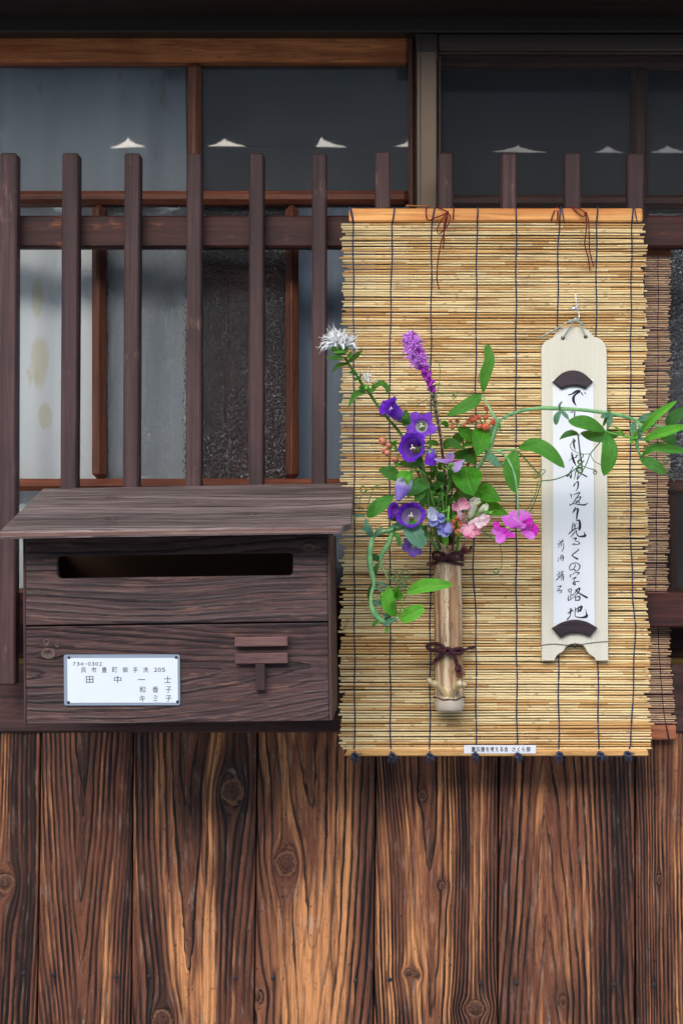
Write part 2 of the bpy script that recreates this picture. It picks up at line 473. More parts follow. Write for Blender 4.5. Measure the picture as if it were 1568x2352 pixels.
# ------------------------------------------------------------------ materials of the setting
m_plank = grain_mat('weathered_cedar', srgb(226, 154, 98), srgb(126, 76, 54), srgb(22, 14, 13), line=1.0, bump=.0018, worn=srgb(214, 190, 168), worn_amt=.6)
m_slat = bar_mat('stained_slat', 2, srgb(82, 58, 58), srgb(60, 42, 43), srgb(146, 114, 102), .65, .62, 1.2, lines=.25)
m_rail = bar_mat('stained_rail', 0, srgb(76, 42, 37), srgb(52, 29, 29), srgb(176, 108, 66), .8, .6, .8, lines=.4, wear_scale=.7)
m_sill = bar_mat('sill_timber', 0, srgb(80, 54, 50), srgb(56, 37, 37), srgb(118, 88, 78), .3, .65, .8)
m_lintel = bar_mat('dark_lintel', 0, srgb(60, 42, 36), srgb(40, 28, 25), None, 0, .7)
m_toprail = bar_mat('top_rail_wood', 0, srgb(216, 134, 78), srgb(168, 92, 50), None, 0, .45, .6, lines=.5)
m_sash_h = bar_mat('sash_wood_across', 0, srgb(136, 78, 54), srgb(104, 58, 42), None, 0, .5, .7, lines=.45)
m_sash_v = bar_mat('sash_wood_upright', 2, srgb(122, 74, 54), srgb(90, 52, 40), None, 0, .5, .9, lines=.45)
m_dsash_h = bar_mat('dark_sash_across', 0, srgb(110, 68, 52), srgb(80, 50, 42), None, 0, .5, .7)
m_dsash_v = bar_mat('dark_sash_upright', 2, srgb(100, 62, 50), srgb(76, 48, 40), None, 0, .5, .9)
m_alu = plain('bronze_aluminium', srgb(92, 80, 70), .33, .5, .05, 20, Metallic=.75)
m_brass = plain('brass_track', srgb(150, 120, 70), .35, .5, .1, 50, Metallic=.8)
m_iron = plain('iron_nail', srgb(58, 56, 62), .55, .5, .3, 200, Metallic=.5)
m_room = plain('dim_room_plaster', srgb(120, 112, 104), .9, .2, .1, 5)
m_street = plain('wet_stone_street', srgb(164, 160, 155), .7, .4, .2, 6, .3)
m_opp = plain('opposite_plaster', srgb(176, 178, 178), .9, .2, .12, 3)
m_oppd = plain('opposite_dark_timber', srgb(66, 56, 52), .8, .2, .2, 8)
m_tile = plain('grey_roof_tile', srgb(74, 76, 82), .6, .4, .2, 12)

def glass_mat(name, tint=(1, 1, 1), bumpscale=0.0, amt=0.0, rough=0.0, ior=1.5, haze=.03):
    t = NT(name)
    if amt == 0:
        c = t.coord(); nm = t.bump(t.noise(c, 5.0, 2), .003, .06)
        g = t.n('ShaderNodeBsdfGlossy', {'Color': (1, 1, 1, 1), 'Roughness': .015, 'Normal': nm})
        tr = t.n('ShaderNodeBsdfTransparent', {'Color': (*tint, 1)})
        fr = t.n('ShaderNodeFresnel', {'IOR': 1.56, 'Normal': nm})
        mx = t.n('ShaderNodeMixShader', {0: fr.outputs[0], 1: tr.outputs[0], 2: g.outputs[0]})
        df = t.n('ShaderNodeBsdfDiffuse', {'Color': (.56, .58, .61, 1)})      # pale film standing in for hazy reflection on the pane
        du = t.math('MULTIPLY', t.ss(t.noise(c, 9.0, 5, .65), .2, .8, .6, 1.4), haze)
        return t.done(t.n('ShaderNodeMixShader', {0: du, 1: mx.outputs[0], 2: df.outputs[0]}).outputs[0])
    c = t.coord()
    nz = t.noise(c, bumpscale, 1.0, .4, .2)
    vo = t.n('ShaderNodeTexVoronoi', {'Vector': c, 'Scale': bumpscale}, feature='SMOOTH_F1')
    vo.inputs['Smoothness'].default_value = .35
    h = t.math('ADD', t.math('MULTIPLY', nz, .35), t.math('MULTIPLY', vo.outputs['Distance'], -1.2))
    nm = t.bump(h, amt, 1.0); nm2 = t.bump(h, amt * .6, 1.0)
    g = t.n('ShaderNodeBsdfGlossy', {'Color': (1, 1, 1, 1), 'Roughness': .07, 'Normal': nm})
    rf = t.n('ShaderNodeBsdfRefraction', {'Color': (*tint, 1), 'Roughness': rough, 'IOR': 1.38, 'Normal': nm})
    fr = t.n('ShaderNodeFresnel', {'IOR': ior + .25, 'Normal': nm})
    rf = t.n('ShaderNodeMixShader', {0: .40, 1: rf.outputs[0], 2: t.n('ShaderNodeBsdfTransparent', {'Color': (*tint, 1)}).outputs[0]})
    gl = t.n('ShaderNodeMixShader', {0: fr.outputs[0], 1: rf.outputs[0], 2: g.outputs[0]})
    df = t.n('ShaderNodeBsdfDiffuse', {'Color': (.60, .66, .72, 1), 'Normal': nm})  # pale diffuse share put in to brighten the textured glass
    return t.done(t.n('ShaderNodeMixShader', {0: haze, 1: gl.outputs[0], 2: df.outputs[0]}).outputs[0])
m_glass = glass_mat('clear_pane')
m_glass_up = glass_mat('tinted_upper_pane', (.50, .53, .55), haze=.09)  # darker tint than the lower panes; pale diffuse stands in for reflected haze
m_hammer = glass_mat('hammered_pane', (.96, .98, .99), 270.0, .0036, .08, 1.6, .05)
m_hammer2 = glass_mat('sparkling_pane', (.93, .96, .97), 260.0, .0030, .12, 3.0, .16)

# ------------------------------------------------------------------ street, room, house opposite
def flat(name, x0, x1, y0, y1, z, mat):
    o = obj(name, [(x0, y0, z), (x1, y0, z), (x1, y1, z), (x0, y1, z)], [(0, 1, 2, 3)], mat, None, False)
    o['kind'] = 'structure'; return o
flat('street', -120, 120, -120, 120, 0, m_street)
rm = MB()
X0, X1, Y0, Y1, Z0, Z1 = -2.2, 2.2, .32, 3.2, .35, 2.6
rm.add([(X0, Y1, Z0), (X1, Y1, Z0), (X1, Y1, Z1), (X0, Y1, Z1)], [(0, 1, 2, 3)])
rm.add([(X0, Y0, Z0), (X0, Y1, Z0), (X0, Y1, Z1), (X0, Y0, Z1)], [(0, 1, 2, 3)])
rm.add([(X1, Y0, Z0), (X1, Y1, Z0), (X1, Y1, Z1), (X1, Y0, Z1)], [(3, 2, 1, 0)])
rm.add([(X0, Y0, Z0), (X1, Y0, Z0), (X1, Y1, Z0), (X0, Y1, Z0)], [(0, 1, 2, 3)])
rm.add([(X0, Y0, Z1), (X1, Y0, Z1), (X1, Y1, Z1), (X0, Y1, Z1)], [(3, 2, 1, 0)])
rm.add([(X0, .3, .2), (X0, .3, Z1), (X0, Y1, Z1), (X0, Y1, .2)], [(0, 1, 2, 3)])
o = rm.build('room', m_room, None, False); o['kind'] = 'structure'

YO = -5.0                     # the front of the house across the street
op = thing('house_opposite', 'tile roofed house across the street mirrored faintly in the upper panes', 'house', (0, YO, 0))
mb = MB(); mb.add(*abox(-7, 7, YO - .12, YO, 0, 2.86, .01)); mb.build('wall', m_opp, op, False)
for i in range(15):
    x = -6.6 + i * .93
    obj('post', *abox(x, x + .10, YO + .003, YO + .07, 0, 2.86, .005), m_oppd, op, False)
# fascia board whose upper edge leaves low tent-shaped gaps of sky under the eave board
def opp_pt(px, py):
    g = W(px, py, -.06); k = (DIST + .06 + (-YO) + .06) / (DIST + .06)
    return Vector((g.x * k, YO, CAMZ + (g.z - CAMZ) * k))
zb = opp_pt(784, 338).z
obj('fascia', *abox(-7, 7, YO - .03, YO, 2.863, zb, .004), m_opp, op, False)
gaps = [(240, 345, 292, 306), (468, 575, 516, 306), (722, 803, 738, 300), (898, 1010, 950, 306), (1112, 1285, 1192, 318), (1365, 1450, 1405, 320), (1490, 1610, 1540, 318)]
gaps.sort()
zt = zb + .45; edge = [(-7, zb + .003)]
for a, b, c, y in gaps:
    lift = .02 if a > 1000 else 0
    pa, pb, pc = opp_pt(a, 338).x, opp_pt(b, 338).x, opp_pt(c, 338).x
    h = ((opp_pt(c, y).z - zb) + lift) * .6
    edge += [(pa, zb + .003), (pa + (pc - pa) * .55, zb + h * .42), (pc - .008, zb + h * .92), (pc, zb + h * 1.2), (pc + .008, zb + h * .92), (pc + (pb - pc) * .45, zb + h * .42), (pb, zb + .003)]
edge += [(7, zb + .003)]
V = [(x, YO - .03, z) for x, z in edge] + [(x, YO - .03, zt) for x, z in edge] + [(x, YO, z) for x, z in edge] + [(x, YO, zt) for x, z in edge]
n = len(edge); F = []
for i in range(n - 1):
    F += [(i, i + 1, n + i + 1, n + i), (2 * n + i, 3 * n + i, 3 * n + i + 1, 2 * n + i + 1), (i, 2 * n + i, 2 * n + i + 1, i + 1)]
obj('eave_board', V, F, m_opp, op, False)
rv = [(-7.4, YO + .06, zt - .02), (7.4, YO + .06, zt - .02), (7.4, YO - 1.9, zt + .35), (-7.4, YO - 1.9, zt + .35)]
rv2 = [(x, y, z + .08) for x, y, z in rv]
obj('roof', rv + rv2, [(0, 1, 2, 3), (4, 5, 6, 7), (0, 1, 5, 4), (2, 3, 7, 6), (1, 2, 6, 5), (0, 3, 7, 4)], m_tile, op, False)

# ------------------------------------------------------------------ our house front
hf = thing('plank_house', 'weathered cedar plank wall with sill and lintel beams around the window', 'wall', (0, 0, 0))
YT, YB = 1668, 2470
seams_t = [-90, 95, 307, 592, 863, 1146, 1458, 1680]
seams_b = [-102, 84, 300, 582, 856, 1142, 1457, 1684]
PL = [
 dict(seed=3, c=-60, h0=40, hk=.02, sp=8.5, knots=[(12, 2030, 21, 1.7)], tone=.26, bands=[(60, 40, .14)], wob=18),
 dict(seed=8, c=196, h0=8, hk=0.0, sp=9.5, tone=.22, bands=[(200, 30, .10), (285, 30, .16), (235, 14, -.12)], spots=[(200, 2250, 90, 160, -.14)], cath=(30, .055)),
 dict(seed=14, c=435, h0=8, hk=0.0, sp=13, knots=[(530, 1818, 25, 1.9), (375, 2345, 23, 1.8)], tone=.19, bands=[(572, 28, .18), (320, 26, .10), (478, 16, -.22), (435, 26, -.05)], spots=[(440, 2180, 60, 180, -.12)], cath=(38, .05)),
 dict(seed=21, c=705, h0=8, hk=0.0, sp=17, knots=[(655, 1985, 25, 2.0), (594, 2290, 13, 1.6)], tone=.04, bands=[(612, 22, .12), (846, 20, .30), (700, 30, .04)], spots=[(740, 2230, 90, 160, -.15)], cath=(44, .06)),
 dict(seed=27, c=985, h0=40, hk=0.03, sp=7.6, knots=[(968, 1828, 9, 2.2), (1015, 2036, 8, 1.3), (940, 2236, 11, .9), (958, 2242, 8, 1.4), (1092, 2318, 20, .7)], tone=.13, bands=[(985, 30, .10), (1075, 20, .08)], spots=[(960, 2250, 120, 110, -.10)], wob=20),
 dict(seed=33, c=1262, h0=8, hk=0.0, sp=13, knots=[(1292, 2300, 9, 2.2)], tone=.09, bands=[(1415, 46, .34), (1165, 18, .34), (1215, 12, .10)], spots=[(1290, 2300, 30, 50, .22)], cath=(34, -.05)),
 dict(seed=41, c=1620, h0=20, hk=0.02, sp=8, knots=[(1512, 2020, 6, 3.0)], tone=.13, bands=[(1470, 14, .24)], wob=10),
]
NAILS = [(55, 2236), (123, 2239), (268, 2243), (343, 2243), (542, 2247), (627, 2247), (817, 2253), (894, 2250), (1103, 2259), (1186, 2259), (1410, 2262), (1501, 2262)]
for i, p in enumerate(PL):
    if 'cath' in p:       # the saw leaves the pith here: arches point up or down from this height
        p['h0'], p['hk'] = p['cath']
    p['spots'] = p.get('spots', []) + [(nx_, ny_ + 4, 4.5, 24, .42) for nx_, ny_ in NAILS]
    xt0, xt1, xb0, xb1 = seams_t[i] + 1.6, seams_t[i + 1] - 1.6, seams_b[i] + 1.6, seams_b[i + 1] - 1.6
    u0, u1 = (xt0 + xb0) / 2, (xt1 + xb1) / 2
    dd = [.0, .002, .0006, .0028, .0006, .0016, .0002][i]
    Pf = bil(W(xt0, YT, dd), W(xt1, YT, dd), W(xb0, YB, dd), W(xb1, YB, dd), u0, u1, YT, YB)
    pk = panel('plank', np.arange(u0, u1, 4.0).tolist() + [u1], np.arange(YT, YB, 6.0).tolist() + [YB], Pf, p, m_plank, hf, (0, .016, 0), 3.0)
    for (nx, ny) in NAILS:
        if u0 < nx < u1:
            V, F, A = sphere(W(nx, ny, dd + .0004), .0032, (0, -1, 0), .35, 10, 6)
            obj('nail', V, F, m_iron, pk)
# solid wall behind the planks and beneath the window
obj('backing_wall', *abox(-2.2, 2.2, .018, .30, 0, W(784, 1690).z, .001), m_lintel, hf, False)
obj('sill_beam', *wbox(-500, 2100, 1527, 1683, -.10, .006, .003), m_sill, hf, False)
obj('sill_groove_board', *wbox(-500, 2100, 1440, 1511, -.16, -.035, .002), m_sill, hf, False)
obj('brass_track', *wbox(-500, 2100, 1512, 1526, -.12, -.012, .001), m_brass, hf, False)
obj('lintel_beam', *wbox(-500, 2100, -300, -38, -.16, .12, .003), m_lintel, hf, False)
obj('upper_track', *wbox(-500, 2100, 30, 73, -.16, -.008, .002), plain('track_bronze', srgb(48, 42, 34), .5, .4, .1, 30), hf, False)
# eave: soffit boards and rafters over the street
ez = 2.22
obj('eave_soffit', *hexa([(-3, -.80, ez - .10), (3, -.80, ez - .10), (-3, .30, ez + .16), (3, .30, ez + .16), (-3, -.80, ez - .04), (3, -.80, ez - .04), (-3, .30, ez + .24), (3, .30, ez + .24)], .003), m_lintel, hf, False)
for i in range(13):
    x = -2.7 + i * .45
    obj('rafter', *hexa([(x, -.74, ez - .17), (x + .045, -.74, ez - .17), (x, .05, ez + .02), (x + .045, .05, ez + .02), (x, -.74, ez - .092), (x + .045, -.74, ez - .092), (x, .05, ez + .10), (x + .045, .05, ez + .10)], .002), m_lintel, hf, False)
obj('upper_wall', *abox(-3, 3, .0, .30, W(784, -300, .12).z + .002, 3.0, .002), m_oppd, hf, False)
for s_ in (-1, 1):
    obj('side_wall', *abox(min(s_ * 1.3, s_ * 3), max(s_ * 1.3, s_ * 3), 0, .30, 0, W(784, 20).z, .002), m_oppd, hf, False)

# ------------------------------------------------------------------ left sash
dF, dG = -.035, -.055
ls = thing('wooden_sash', 'orange brown sliding sash with clear and hammered panes behind the left slats', 'window', tuple(W(470, 1440, dG)))
def bar(par, nm, x0, x1, y0, y1, d0, d1, mat, bev=.004, **k): return obj(nm, *wbox(x0, x1, y0, y1, d0, d1, bev, **k), mat, par, False)
bar(ls, 'top_rail', -420, 938, 76, 141, dG - .012, dF, m_toprail)
bar(ls, 'stile', 937, 953, 75, 1440, dG - .012, dF + .001, m_dsash_v)
bar(ls, 'muntin', 431, 461, 141, 437, dG - .012, dF - .001, m_sash_v, .007)
bar(ls, 'cross_rail', -420, 937, 436, 467, dG - .012, dF, m_sash_h, .006)
bar(ls, 'muntin', 209, 241, 466, 1101, dG - .012, dF - .001, m_sash_v, .008)
bar(ls, 'muntin', 655, 684, 466, 1101, dG - .012, dF - .001, m_sash_v, .008)
bar(ls, 'muntin', -240, -210, 466, 1101, dG - .012, dF - .001, m_sash_v, .008)
bar(ls, 'cross_rail', -420, 937, 1099, 1126, dG - .012, dF, m_sash_h, .006)
bar(ls, 'bottom_rail', -420, 937, 1352, 1440, dG - .012, dF - .003, m_dsash_h, .004)
def pane(par, x0, x1, y0, y1, d, mat):
    a, b, c, e = W(x0, y1, d), W(x1, y1, d), W(x1, y0, d), W(x0, y0, d)
    return obj('pane', [a, b, c, e], [(0, 1, 2, 3)], mat, par, False)
pane(ls, -420, 432, 138, 440, dG, m_glass_up); pane(ls, 460, 938, 138, 440, dG, m_glass_up)
pane(ls, -210, 211, 462, 1102, dG, m_glass); pane(ls, 239, 657, 462, 1102, dG, m_hammer); pane(ls, 682, 938, 462, 1102, dG, m_glass)
pane(ls, -420, 938, 1122, 1356, dG, m_glass)

# ------------------------------------------------------------------ right sash and its insect screen
rs = thing('dark_sash', 'dark wooden sash with textured panes behind the insect screen on the right', 'window', tuple(W(1240, 1440, -.085)))
bar(rs, 'top_rail', 940, 2000, 116, 152, -.115, -.085, m_dsash_h)
bar(rs, 'stile', 954, 1000, 150, 1350, -.115, -.086, m_dsash_v)
bar(rs, 'muntin', 1451, 1488, 150, 1350, -.115, -.087, m_dsash_v, .006)
bar(rs, 'cross_rail', 1000, 2000, 446, 474, -.115, -.086, m_dsash_h, .005)
bar(rs, 'cross_rail', 1000, 2000, 1102, 1134, -.115, -.086, m_dsash_h, .005)
bar(rs, 'stile', 1533, 1556, 1134, 1372, -.115, -.086, m_dsash_v, .004)
bar(rs, 'bottom_rail', 954, 2000, 1348, 1440, -.115, -.085, m_dsash_h)
pane(rs, 998, 1452, 148, 450, -.105, m_glass_up); pane(rs, 1487, 2000, 148, 450, -.105, m_glass_up)
pane(rs, 998, 1452, 470, 1106, -.105, m_hammer2); pane(rs, 1487, 2000, 470, 1106, -.105, m_hammer2)
pane(rs, 998, 1535, 1130, 1352, -.105, m_glass); pane(rs, 1555, 2000, 1130, 1352, -.105, m_glass)
t = NT('insect_net')
mx = t.n('ShaderNodeMixShader', {0: .30, 1: t.n('ShaderNodeBsdfTransparent').outputs[0], 2: t.n('ShaderNodeBsdfDiffuse', {'Color': (.07, .07, .075, 1)}).outputs[0]})
m_net = t.done(mx.outputs[0])
sc_ = thing('insect_screen', 'bronze aluminium framed insect screen on the right half of the window', 'screen', tuple(W(1240, 1440, -.012)))
bar(sc_, 'stile', 954, 1005, 74, 1440, -.03, -.012, m_alu, .0025)
bar(sc_, 'stile_bead', 964, 966, 76, 1438, -.0125, -.0108, m_iron, .0002)
bar(sc_, 'top_rail', 1005, 2000, 76, 116, -.03, -.0125, m_alu, .0025)
bar(sc_, 'inner_bead', 1005, 2000, 117, 124, -.028, -.016, m_alu, .0015)
bar(sc_, 'inner_bead', 1006, 1012, 125, 1438, -.028, -.016, m_alu, .0015)
bar(sc_, 'bottom_rail', 1005, 2000, 1410, 1440, -.03, -.0125, m_alu, .0025)
a, b, c, e = W(1005, 1412, -.022), W(2000, 1412, -.022), W(2000, 115, -.022), W(1005, 115, -.022)
obj('net', [a, b, c, e], [(0, 1, 2, 3)], m_net, sc_, False)

# ------------------------------------------------------------------ curtain inside the left half
t = NT('white_curtain_cloth'); c = t.coord()
xyz = t.sep(c)
st = t.noise(t.comb(t.math('MULTIPLY', xyz[0], 24), 0.0, t.math('MULTIPLY', xyz[2], 7)), 1.0, 5, .6)
col = t.mix(t.ss(st, .60, .68, 0, .65), (.88, .94, .97, 1), (.68, .66, .42, 1))
def blob(x, y, rx, ry):
    p = W(x, y, -.08) - W(0, 1460, -.095)
    a = t.math('DIVIDE', t.math('SUBTRACT', xyz[0], p.x), rx * S); b = t.math('DIVIDE', t.math('SUBTRACT', xyz[2], p.z), ry * S)
    return t.math('ADD', t.math('ADD', t.math('MULTIPLY', a, a), t.math('MULTIPLY', b, b)), t.math('MULTIPLY', st, 2.2))
sm = t.math('MINIMUM', t.math('MINIMUM', blob(90, 835, 24, 80), blob(85, 680, 16, 60)), blob(102, 955, 16, 36))
col = t.mix(t.ss(sm, 1.5, 2.1, .6, 0), col, (.72, .70, .46, 1))
m_curt = t.done(t.pbsdf(col, .9, None, .1))
V = []; F = []; xs = np.linspace(-420, 424, 160); zs = [40, 500, 1000, 1460]
for j, y in enumerate(zs):
    for i, x in enumerate(xs):
        dd = -.080 + .011 * math.sin(x / 33.0 + .9 * math.sin(x / 71)) + .004 * math.sin(x / 13.0 + j * .4)
        p = W(x + (8 * math.sin(j * 1.3) if i > 150 else 0), y, -.080); V.append((p.x, -dd, p.z))
nx = len(xs)
for j in range(len(zs) - 1):
    for i in range(nx - 1): F.append((j * nx + i, j * nx + i + 1, (j + 1) * nx + i + 1, (j + 1) * nx + i))
cu = obj('curtain', V, F, m_curt, None, True, None, tuple(W(0, 1460, -.095)))
tag(cu, 'white stained curtain hanging inside behind the left panes', 'curtain')
V = []; F = []; xs = np.linspace(676, 1010, 60)  # sheet added behind the clear pane so that it reads blue grey
for j, y in enumerate([470, 700, 1000, 1460]):
    for i, x in enumerate(xs):
        p = W(x, y, -.12); V.append((p.x, .12 + .010 * math.sin(x / 27.0) + .004 * math.sin(x / 11.0), p.z))
nx = len(xs); F = [(j * nx + i, j * nx + i + 1, (j + 1) * nx + i + 1, (j + 1) * nx + i) for j in range(len(zs) - 1) for i in range(nx - 1)]
tag(obj('curtain', V, F, plain('grey_blue_cloth', srgb(150, 164, 182), .9, .1, .1, 20), None, True, None, tuple(W(840, 1460, -.12))), 'grey blue cloth added inside to lighten the clear pane beside the straw blind', 'curtain')
ip = thing('added_boards', 'brown boards added behind the hammered pane to tint it', 'door', tuple(W(560, 1440, -.17)))
for k in range(3): obj('door_board', *wbox(446 + k * 74, 518 + k * 74, 620, 1440, -.19, -.17, .002), m_dsash_v, ip, False)  # boards added to give the dark hammered pane a brown tint
sh = thing('room_cupboard', 'pale cupboard dim inside the room behind the right panes', 'cupboard', (0.55, 2.2, .35))
obj('carcass', *abox(.05, 1.5, 1.9, 2.5, .36, 1.35, .004), m_room, sh, False)
obj('door', *abox(.10, .76, 1.882, 1.899, .42, 1.30, .004), m_opp, sh, False)
obj('door', *abox(.79, 1.45, 1.882, 1.899, .42, 1.30, .004), m_opp, sh, False)

# ------------------------------------------------------------------ lattice of slats
la = thing('window_lattice', 'purplish brown lattice of upright slats and two rails guarding the window', 'lattice', tuple(W(784, 1575, .03)))
bar(la, 'rail', -500, 2100, 494, 568, .016, .036, m_rail, .003)
bar(la, 'rail', -500, 2100, 1362, 1442, .016, .036, m_rail, .003)
slx = [(0, 39, -3, 35), (143, 181, 136, 174), (286, 322, 280, 316), (428, 463, 426, 461), (572, 606, 570, 604), (716, 750, 715, 748), (861, 896, 861, 896), (1006, 1040, 1006, 1041), (1150, 1186, 1151, 1187), (1296, 1333, 1298, 1335), (1441, 1479, 1443, 1482), (-142, -104, -150, -112), (1588, 1626, 1592, 1630)]
rg = random.Random(5)
for i, (a, b, c, e) in enumerate(slx):
    yt = 350 + rg.uniform(-2, 2)
    bar(la, 'slat', a, b, yt, 1574, .0363, .060, m_slat, .0022, x0b=c, x1b=e)

# ------------------------------------------------------------------ reed blinds
def reed_mat(name, A, B, C_, nodec, rough=.45, dark=.5):
    t = NT(name); oi = t.n('ShaderNodeObjectInfo'); rnd = oi.outputs['Random']
    c = t.sep(t.coord()); r40 = t.math('MULTIPLY', rnd, 47.0)
    seg = t.noise(t.comb(t.math('MULTIPLY', c[0], 13), r40, 0.0), 1.0, 2, .5)
    # reeds change shade where one lies end to end with the next
    vo = t.n('ShaderNodeTexVoronoi', {'Vector': t.comb(t.math('MULTIPLY', c[0], 1.0), r40, 0.0), 'Scale': 7.0}, feature='F1')
    sg = t.sep(vo.outputs['Color'])
    rr = t.n('ShaderNodeTexWhiteNoise', {'W': r40}, noise_dimensions='1D').outputs['Value']
    mix1 = t.math('ADD', t.math('MULTIPLY', sg[0], .62), t.math('MULTIPLY', rr, .38))
    col = t.mix(t.ss(mix1, .40, .74), (*A, 1), (*B, 1))
    col = t.mix(t.math('MULTIPLY', t.ss(seg, .54, .70), dark * 1.05), col, (*C_, 1))
    fib = t.noise(t.comb(t.math('MULTIPLY', c[0], 25), t.math('MULTIPLY', c[1], 1500), t.math('ADD', t.math('MULTIPLY', c[2], 1500), r40)), 1.0, 3, .6)
    g = t.math('MULTIPLY_ADD', fib, .7, .65)
    col = t.mix(1.0, col, t.comb(g, g, g), 'MULTIPLY')
    nd = t.attr('node').outputs['Fac']
    col = t.mix(t.math('MULTIPLY', nd, .42), col, (*nodec, 1))
    sp = t.noise(t.comb(t.math('MULTIPLY', c[0], 160), t.math('MULTIPLY', c[2], 500), r40), 1.0, 2, .5)
    col = t.mix(t.ss(sp, .70, .78, 0, .4), col, (*nodec, 1))
    return t.done(t.pbsdf(col, rough, None, .35))
m_reed = reed_mat('straw_reed', srgb(242, 218, 164), srgb(210, 164, 102), srgb(144, 94, 54), srgb(118, 76, 46))
m_breed = reed_mat('brown_reed', srgb(226, 190, 152), srgb(186, 146, 124), srgb(132, 100, 92), srgb(84, 62, 54), .55)
m_navy = plain('navy_string', srgb(70, 74, 94), .85, .2, .3, 900)
m_plum = plain('plum_string', srgb(78, 52, 70), .85, .2, .3, 900)
m_redc = plain('maroon_cord', srgb(112, 36, 40), .8, .2, .3, 900)
m_bam = bar_mat('split_bamboo', 0, srgb(232, 172, 100), srgb(204, 128, 64), srgb(244, 214, 160), .4, .42, .7, lines=.15)
m_bam2 = bar_mat('pale_batten', 0, srgb(214, 166, 104), srgb(180, 130, 74), srgb(120, 84, 50), .4, .55, .9)
m_bat3 = bar_mat('brown_batten', 0, srgb(196, 122, 86), srgb(160, 92, 62), None, 0, .6, .9)

def reed_mesh(L, r, rng, mat):
    nseg = 9; V = []; F = []; A = []; sides = 6
    nodes = sorted(rng.uniform(-L / 2, L / 2) for _ in range(rng.choice([1, 2, 2, 3])))
    xs = set(np.linspace(-L / 2, L / 2, nseg).tolist())
    for nx in nodes: xs |= {nx - .0035, nx - .0008, nx + .0008, nx + .0035}
    xs = sorted(x for x in xs if -L / 2 <= x <= L / 2)
    k1, k2, ph = rng.uniform(-1, 1), rng.uniform(-1, 1), rng.uniform(0, 6)
    tp = rng.uniform(-.16, .16)
    for x in xs:
        near = any(abs(x - nx) < .0012 for nx in nodes)
        rad = r * (1 + tp * x / (L / 2)) * (1.14 if near else 1)
        dz = .0005 * (k1 * math.sin(x * 9 + ph) + k2 * math.sin(x * 23 + ph))
        dy = .0004 * math.sin(x * 15 + ph * 2)
        for k in range(sides):
            a = 2 * math.pi * k / sides + .3
            V.append((x, dy + math.sin(a) * rad, dz + math.cos(a) * rad)); A.append(1.0 if near else 0.0)
    m = len(xs)
    for i in range(m - 1):
        for k in range(sides):
            k2_ = (k + 1) % sides
            F.append((i * sides + k, i * sides + k2_, (i + 1) * sides + k2_, (i + 1) * sides + k))
    F.append(tuple(range(sides))); F.append(tuple((m - 1) * sides + k for k in range(sides))[::-1])
    me = bpy.data.meshes.new('reed'); me.from_pydata(V, [], F)
    at = me.attributes.new('node', 'FLOAT', 'POINT'); at.data.foreach_set('value', A)
    me.materials.append(mat); me.polygons.foreach_set('use_smooth', [True] * len(me.polygons)); me.update()
    return me
def blind_rows(root, y0, y1, pitch, xl, xr, dfun, rpx, mat, seed, nvar=26, ragged=5):
    """lays reeds one under another; returns the row heights (layout) and radii for the strings"""
    rng = random.Random(seed); rows = []; y = y0
    mid = (y0 + y1) / 2; Lref = (xr(mid) - xl(mid)) * PX(dfun(mid))
    vars_ = [reed_mesh(Lref * rng.uniform(.985, 1.01), rpx * S * rng.uniform(.88, 1.08), rng, mat) for _ in range(nvar)]
    base = Vector(root.location); drift = 0
    while y < y1:
        d = dfun(y); drift = .8 * drift + rng.uniform(-.0013, .0013)
        me = rng.choice(vars_)
        o = bpy.data.objects.new('reed', me); SC.collection.objects.link(o); o.parent = root
        jl = rng.gauss(0, ragged * .5)
        l, r = xl(y), xr(y)
        p = W((l + r) / 2 + jl, y, d)
        o.location = p - base
        flip = rng.random() < .5
        o.rotation_euler = (rng.uniform(0, 6.28), drift + rng.uniform(-.0016, .0016), math.pi if flip else 0)
        w = (r - l) * PX(d) / Lref * (1 + rng.gauss(0, ragged * .0006))
        if rng.random() < .07: w *= rng.uniform(.965, .985)
        o.scale = (w, 1, 1)
        rows.append(y); y += pitch * rng.choice([.93, .97, 1.0, 1.0, 1.03, 1.08, 1.16])
    return rows
def weave(root, name, rows, xfun, dfun, rr, rad, mat, ytop, ybot, amp=.9):
    """two strands that cross between every pair of reeds"""
    mb = MB()
    for s_ in (0, 1):
        path = [W(xfun(ytop), ytop, dfun(ytop) + rr)]
        for i, y in enumerate(rows):
            front = (i + s_) % 2 == 0
            sgn = 1 if front else -1
            d = dfun(y) + sgn * (rr + rad * .6)
            path.append(W(xfun(y) + (amp if (i // 1 + s_) % 2 else -amp) * .55, y, d))
            if i + 1 < len(rows):
                path.append(W(xfun((y + rows[i + 1]) / 2), (y + rows[i + 1]) / 2, dfun(y)))
        path.append(W(xfun(ybot), ybot, dfun(ybot) + rr * 1.2))
        mb.add(*tube(path, rad, 5))
    return mb.build(name, mat, root)
def frayed(mb, p, ax, L, n, r, rng, spread=.45):
    ax = Vector(ax).normalized()
    for _ in range(n):
        q = Vector((rng.gauss(0, 1), rng.gauss(0, 1), rng.gauss(0, 1))) * spread
        e = p + (ax + q).normalized() * L * rng.uniform(.6, 1.1)
        m = p.lerp(e, .5) + Vector((rng.uniform(-1, 1), rng.uniform(-1, 1), rng.uniform(-1, 1))) * L * .1
        mb.add(*tube([p, m, e], [r, r * .9, r * .6], 3))

